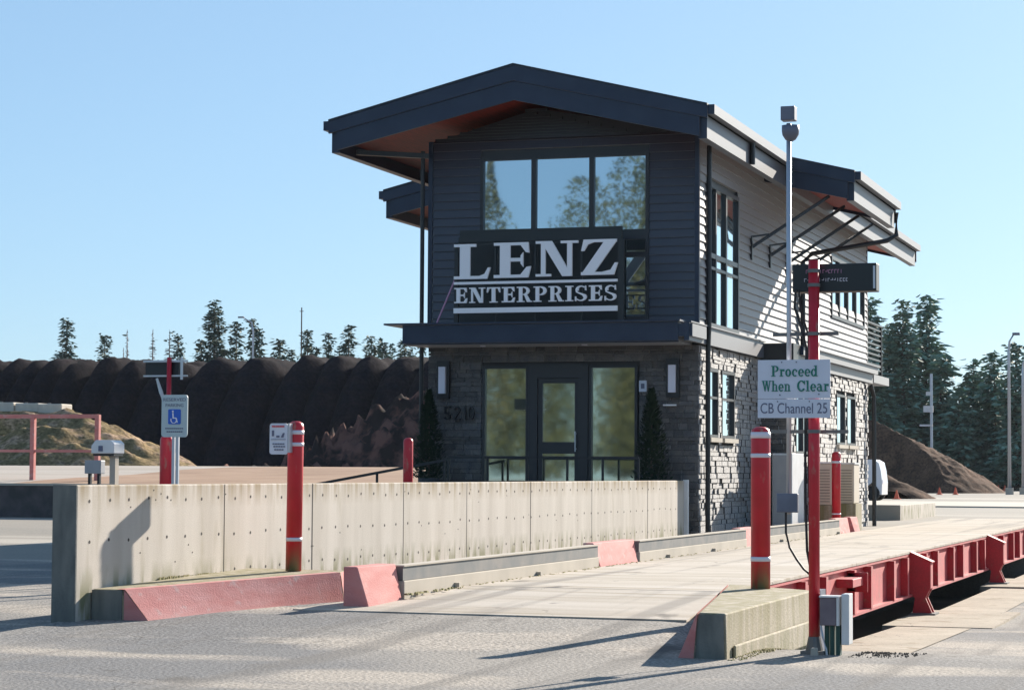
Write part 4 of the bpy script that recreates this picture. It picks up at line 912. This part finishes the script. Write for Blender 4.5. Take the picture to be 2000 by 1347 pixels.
for i, (px, zt, R, sp, lab) in enumerate(LT):
    x = -115.81+(px-130)*(37.2/665); conifer(x, 210, .2, zt-.2, R*1.25, 30+i, lab, needles=2.4 if sp > .35 else 1.2, sparse=sp*1.5 if sp > .35 else sp, leaf=.42, group=GL, mt='needle', bare=.97 if sp < .4 else .05, base=.45)
t = thing('street_lamp', (-92.7,205,.2), 'tall thin lamp pole with a curved arm above the compost row', 'street lamp')
MB().tube([(-92.7,205,.2),(-92.7,205,15),(-92.9,205,15.8),(-93.8,205,16.3)],[.12,.1,.07,.05],8).build('pole', M['galv'], t)
MB().box(-94.3,-93.7,204.9,205.1,16.25,16.4).build('lamp_head', M['grey_steel'], t)
t = thing('utility_pole', (-88.9,208,.2), 'tall brown utility pole rising above the compost row', 'utility pole')
MB().tube([(-88.9,208,.2),(-88.9,208,17.4)],[.1,.06],8).build('pole', M['bark'], t)
MB().box(-89.1,-88.7,207.95,208.05,17.0,17.06).build('crossarm', M['bark'], t)
GR = 'big dark conifers beyond the far yard'
RT = [(1700,590,3.4,'dark conifer half hidden behind the building end'),(1742,640,3.2,'shorter dark conifer between the building and the tall pair'),(1765,595,3.8,'left tree of the tall pair of dark conifers'),(1806,585,3.8,'right tree of the tall pair of dark conifers, the tallest on that side'),
      (1838,700,3.6,'dark conifer stepping down right of the tall pair'),(1872,765,3.2,'low loose conifer in the gap right of the tall pair'),(1903,712,3.2,'bushy conifer left of the street lamp on the right'),(1945,698,3.4,'dark conifer just left of the tall street lamp'),(1985,680,3.6,'dark conifer behind the tall street lamp at the right edge'),
      (1928,770,3.2,'lower dark conifer in front of its neighbours left of the lamp'),(2025,700,4,'dark conifer cut by the right picture edge'),(1720,760,3.6,'low dark conifer behind the equipment mast'),(1790,770,3.8,'low dark conifer behind the crest of the bark heap'),(1850,820,3.2,'low dark tree above the slope of the bark heap'),(1965,800,3.6,'low dark tree behind the far fence at the right')]
for i, (px, py, R, lab) in enumerate(RT):
    yy = 198+((i*7)%11); k = yy/200.; x = (-31.86+(px-1700)*(12.44/285))*k; zt = 1.5+((929-py)/22.6)*k*1.0
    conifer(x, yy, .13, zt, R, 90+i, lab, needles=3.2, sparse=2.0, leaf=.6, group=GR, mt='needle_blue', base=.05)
# far wood (one mass) behind the right yard and behind the compost row
def wood(name, x0, x1, y0, y1, z0, hmin, hmax, n, m, label, seed, leaf=1.0, per=120):
    q = random.Random(seed); b = MB()
    for i in range(n):
        x, y, H = q.uniform(x0,x1), q.uniform(y0,y1), q.uniform(hmin,hmax); R = H*q.uniform(.12,.2); con = q.random() < .5
        for k in range(per):
            u = q.random(); rr = R*((1-u)**.8 if con else sin(pi*min(1,u*.9+.08))**.6)*q.uniform(.5,1.1); a = q.random()*6.283
            p = Vector((x+rr*cos(a), y+rr*sin(a), z0+H*(.08+.92*u))); s = leaf*q.uniform(.5,1)
            e1 = Vector((q.uniform(-1,1),q.uniform(-1,1),q.uniform(-.8,.3))).normalized()*s; e2 = Vector((q.uniform(-1,1),q.uniform(-1,1),q.uniform(-.6,.6))).normalized()*s*.5
            b.add([p-e2,p+e1,p+e2-e1*.3],[(0,1,2)])
    o = b.build(name, m, None, origin=((x0+x1)/2,(y0+y1)/2,z0)); tag(o, label, 'woodland', kind='stuff'); return o
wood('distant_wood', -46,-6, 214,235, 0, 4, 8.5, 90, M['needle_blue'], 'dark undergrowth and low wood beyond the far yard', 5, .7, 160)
wood('woodland_opposite', -66, -32, -92,-62, 0, 12, 27, 46, M['olive'], 'olive coloured wood across the road, seen mirrored in the windows', 6, .34, 3000)
wood('left_undergrowth', -101,-70, 222,240, 0, 12.3, 15.6, 60, M['needle'], 'thin dark tree tops showing between the conifers beyond the compost row', 8, .5, 240)
# thin air haze, one even volume round everything
m = bpy.data.materials.new('haze'); m.use_nodes = True; t_ = m.node_tree; t_.nodes.remove(t_.nodes['Principled BSDF'])
pv = t_.nodes.new('ShaderNodeVolumePrincipled'); pv.inputs['Color'].default_value = (.8,.9,1,1); pv.inputs['Density'].default_value = .00007; pv.inputs['Anisotropy'].default_value = .2
t_.links.new(pv.outputs[0], t_.nodes['Material Output'].inputs['Volume'])
tag(MB().box(-1600,1600,-400,1900,-2.2,30).build('haze', m), kind='stuff')
for o in bpy.data.objects:
    if '_o' in o: del o['_o']
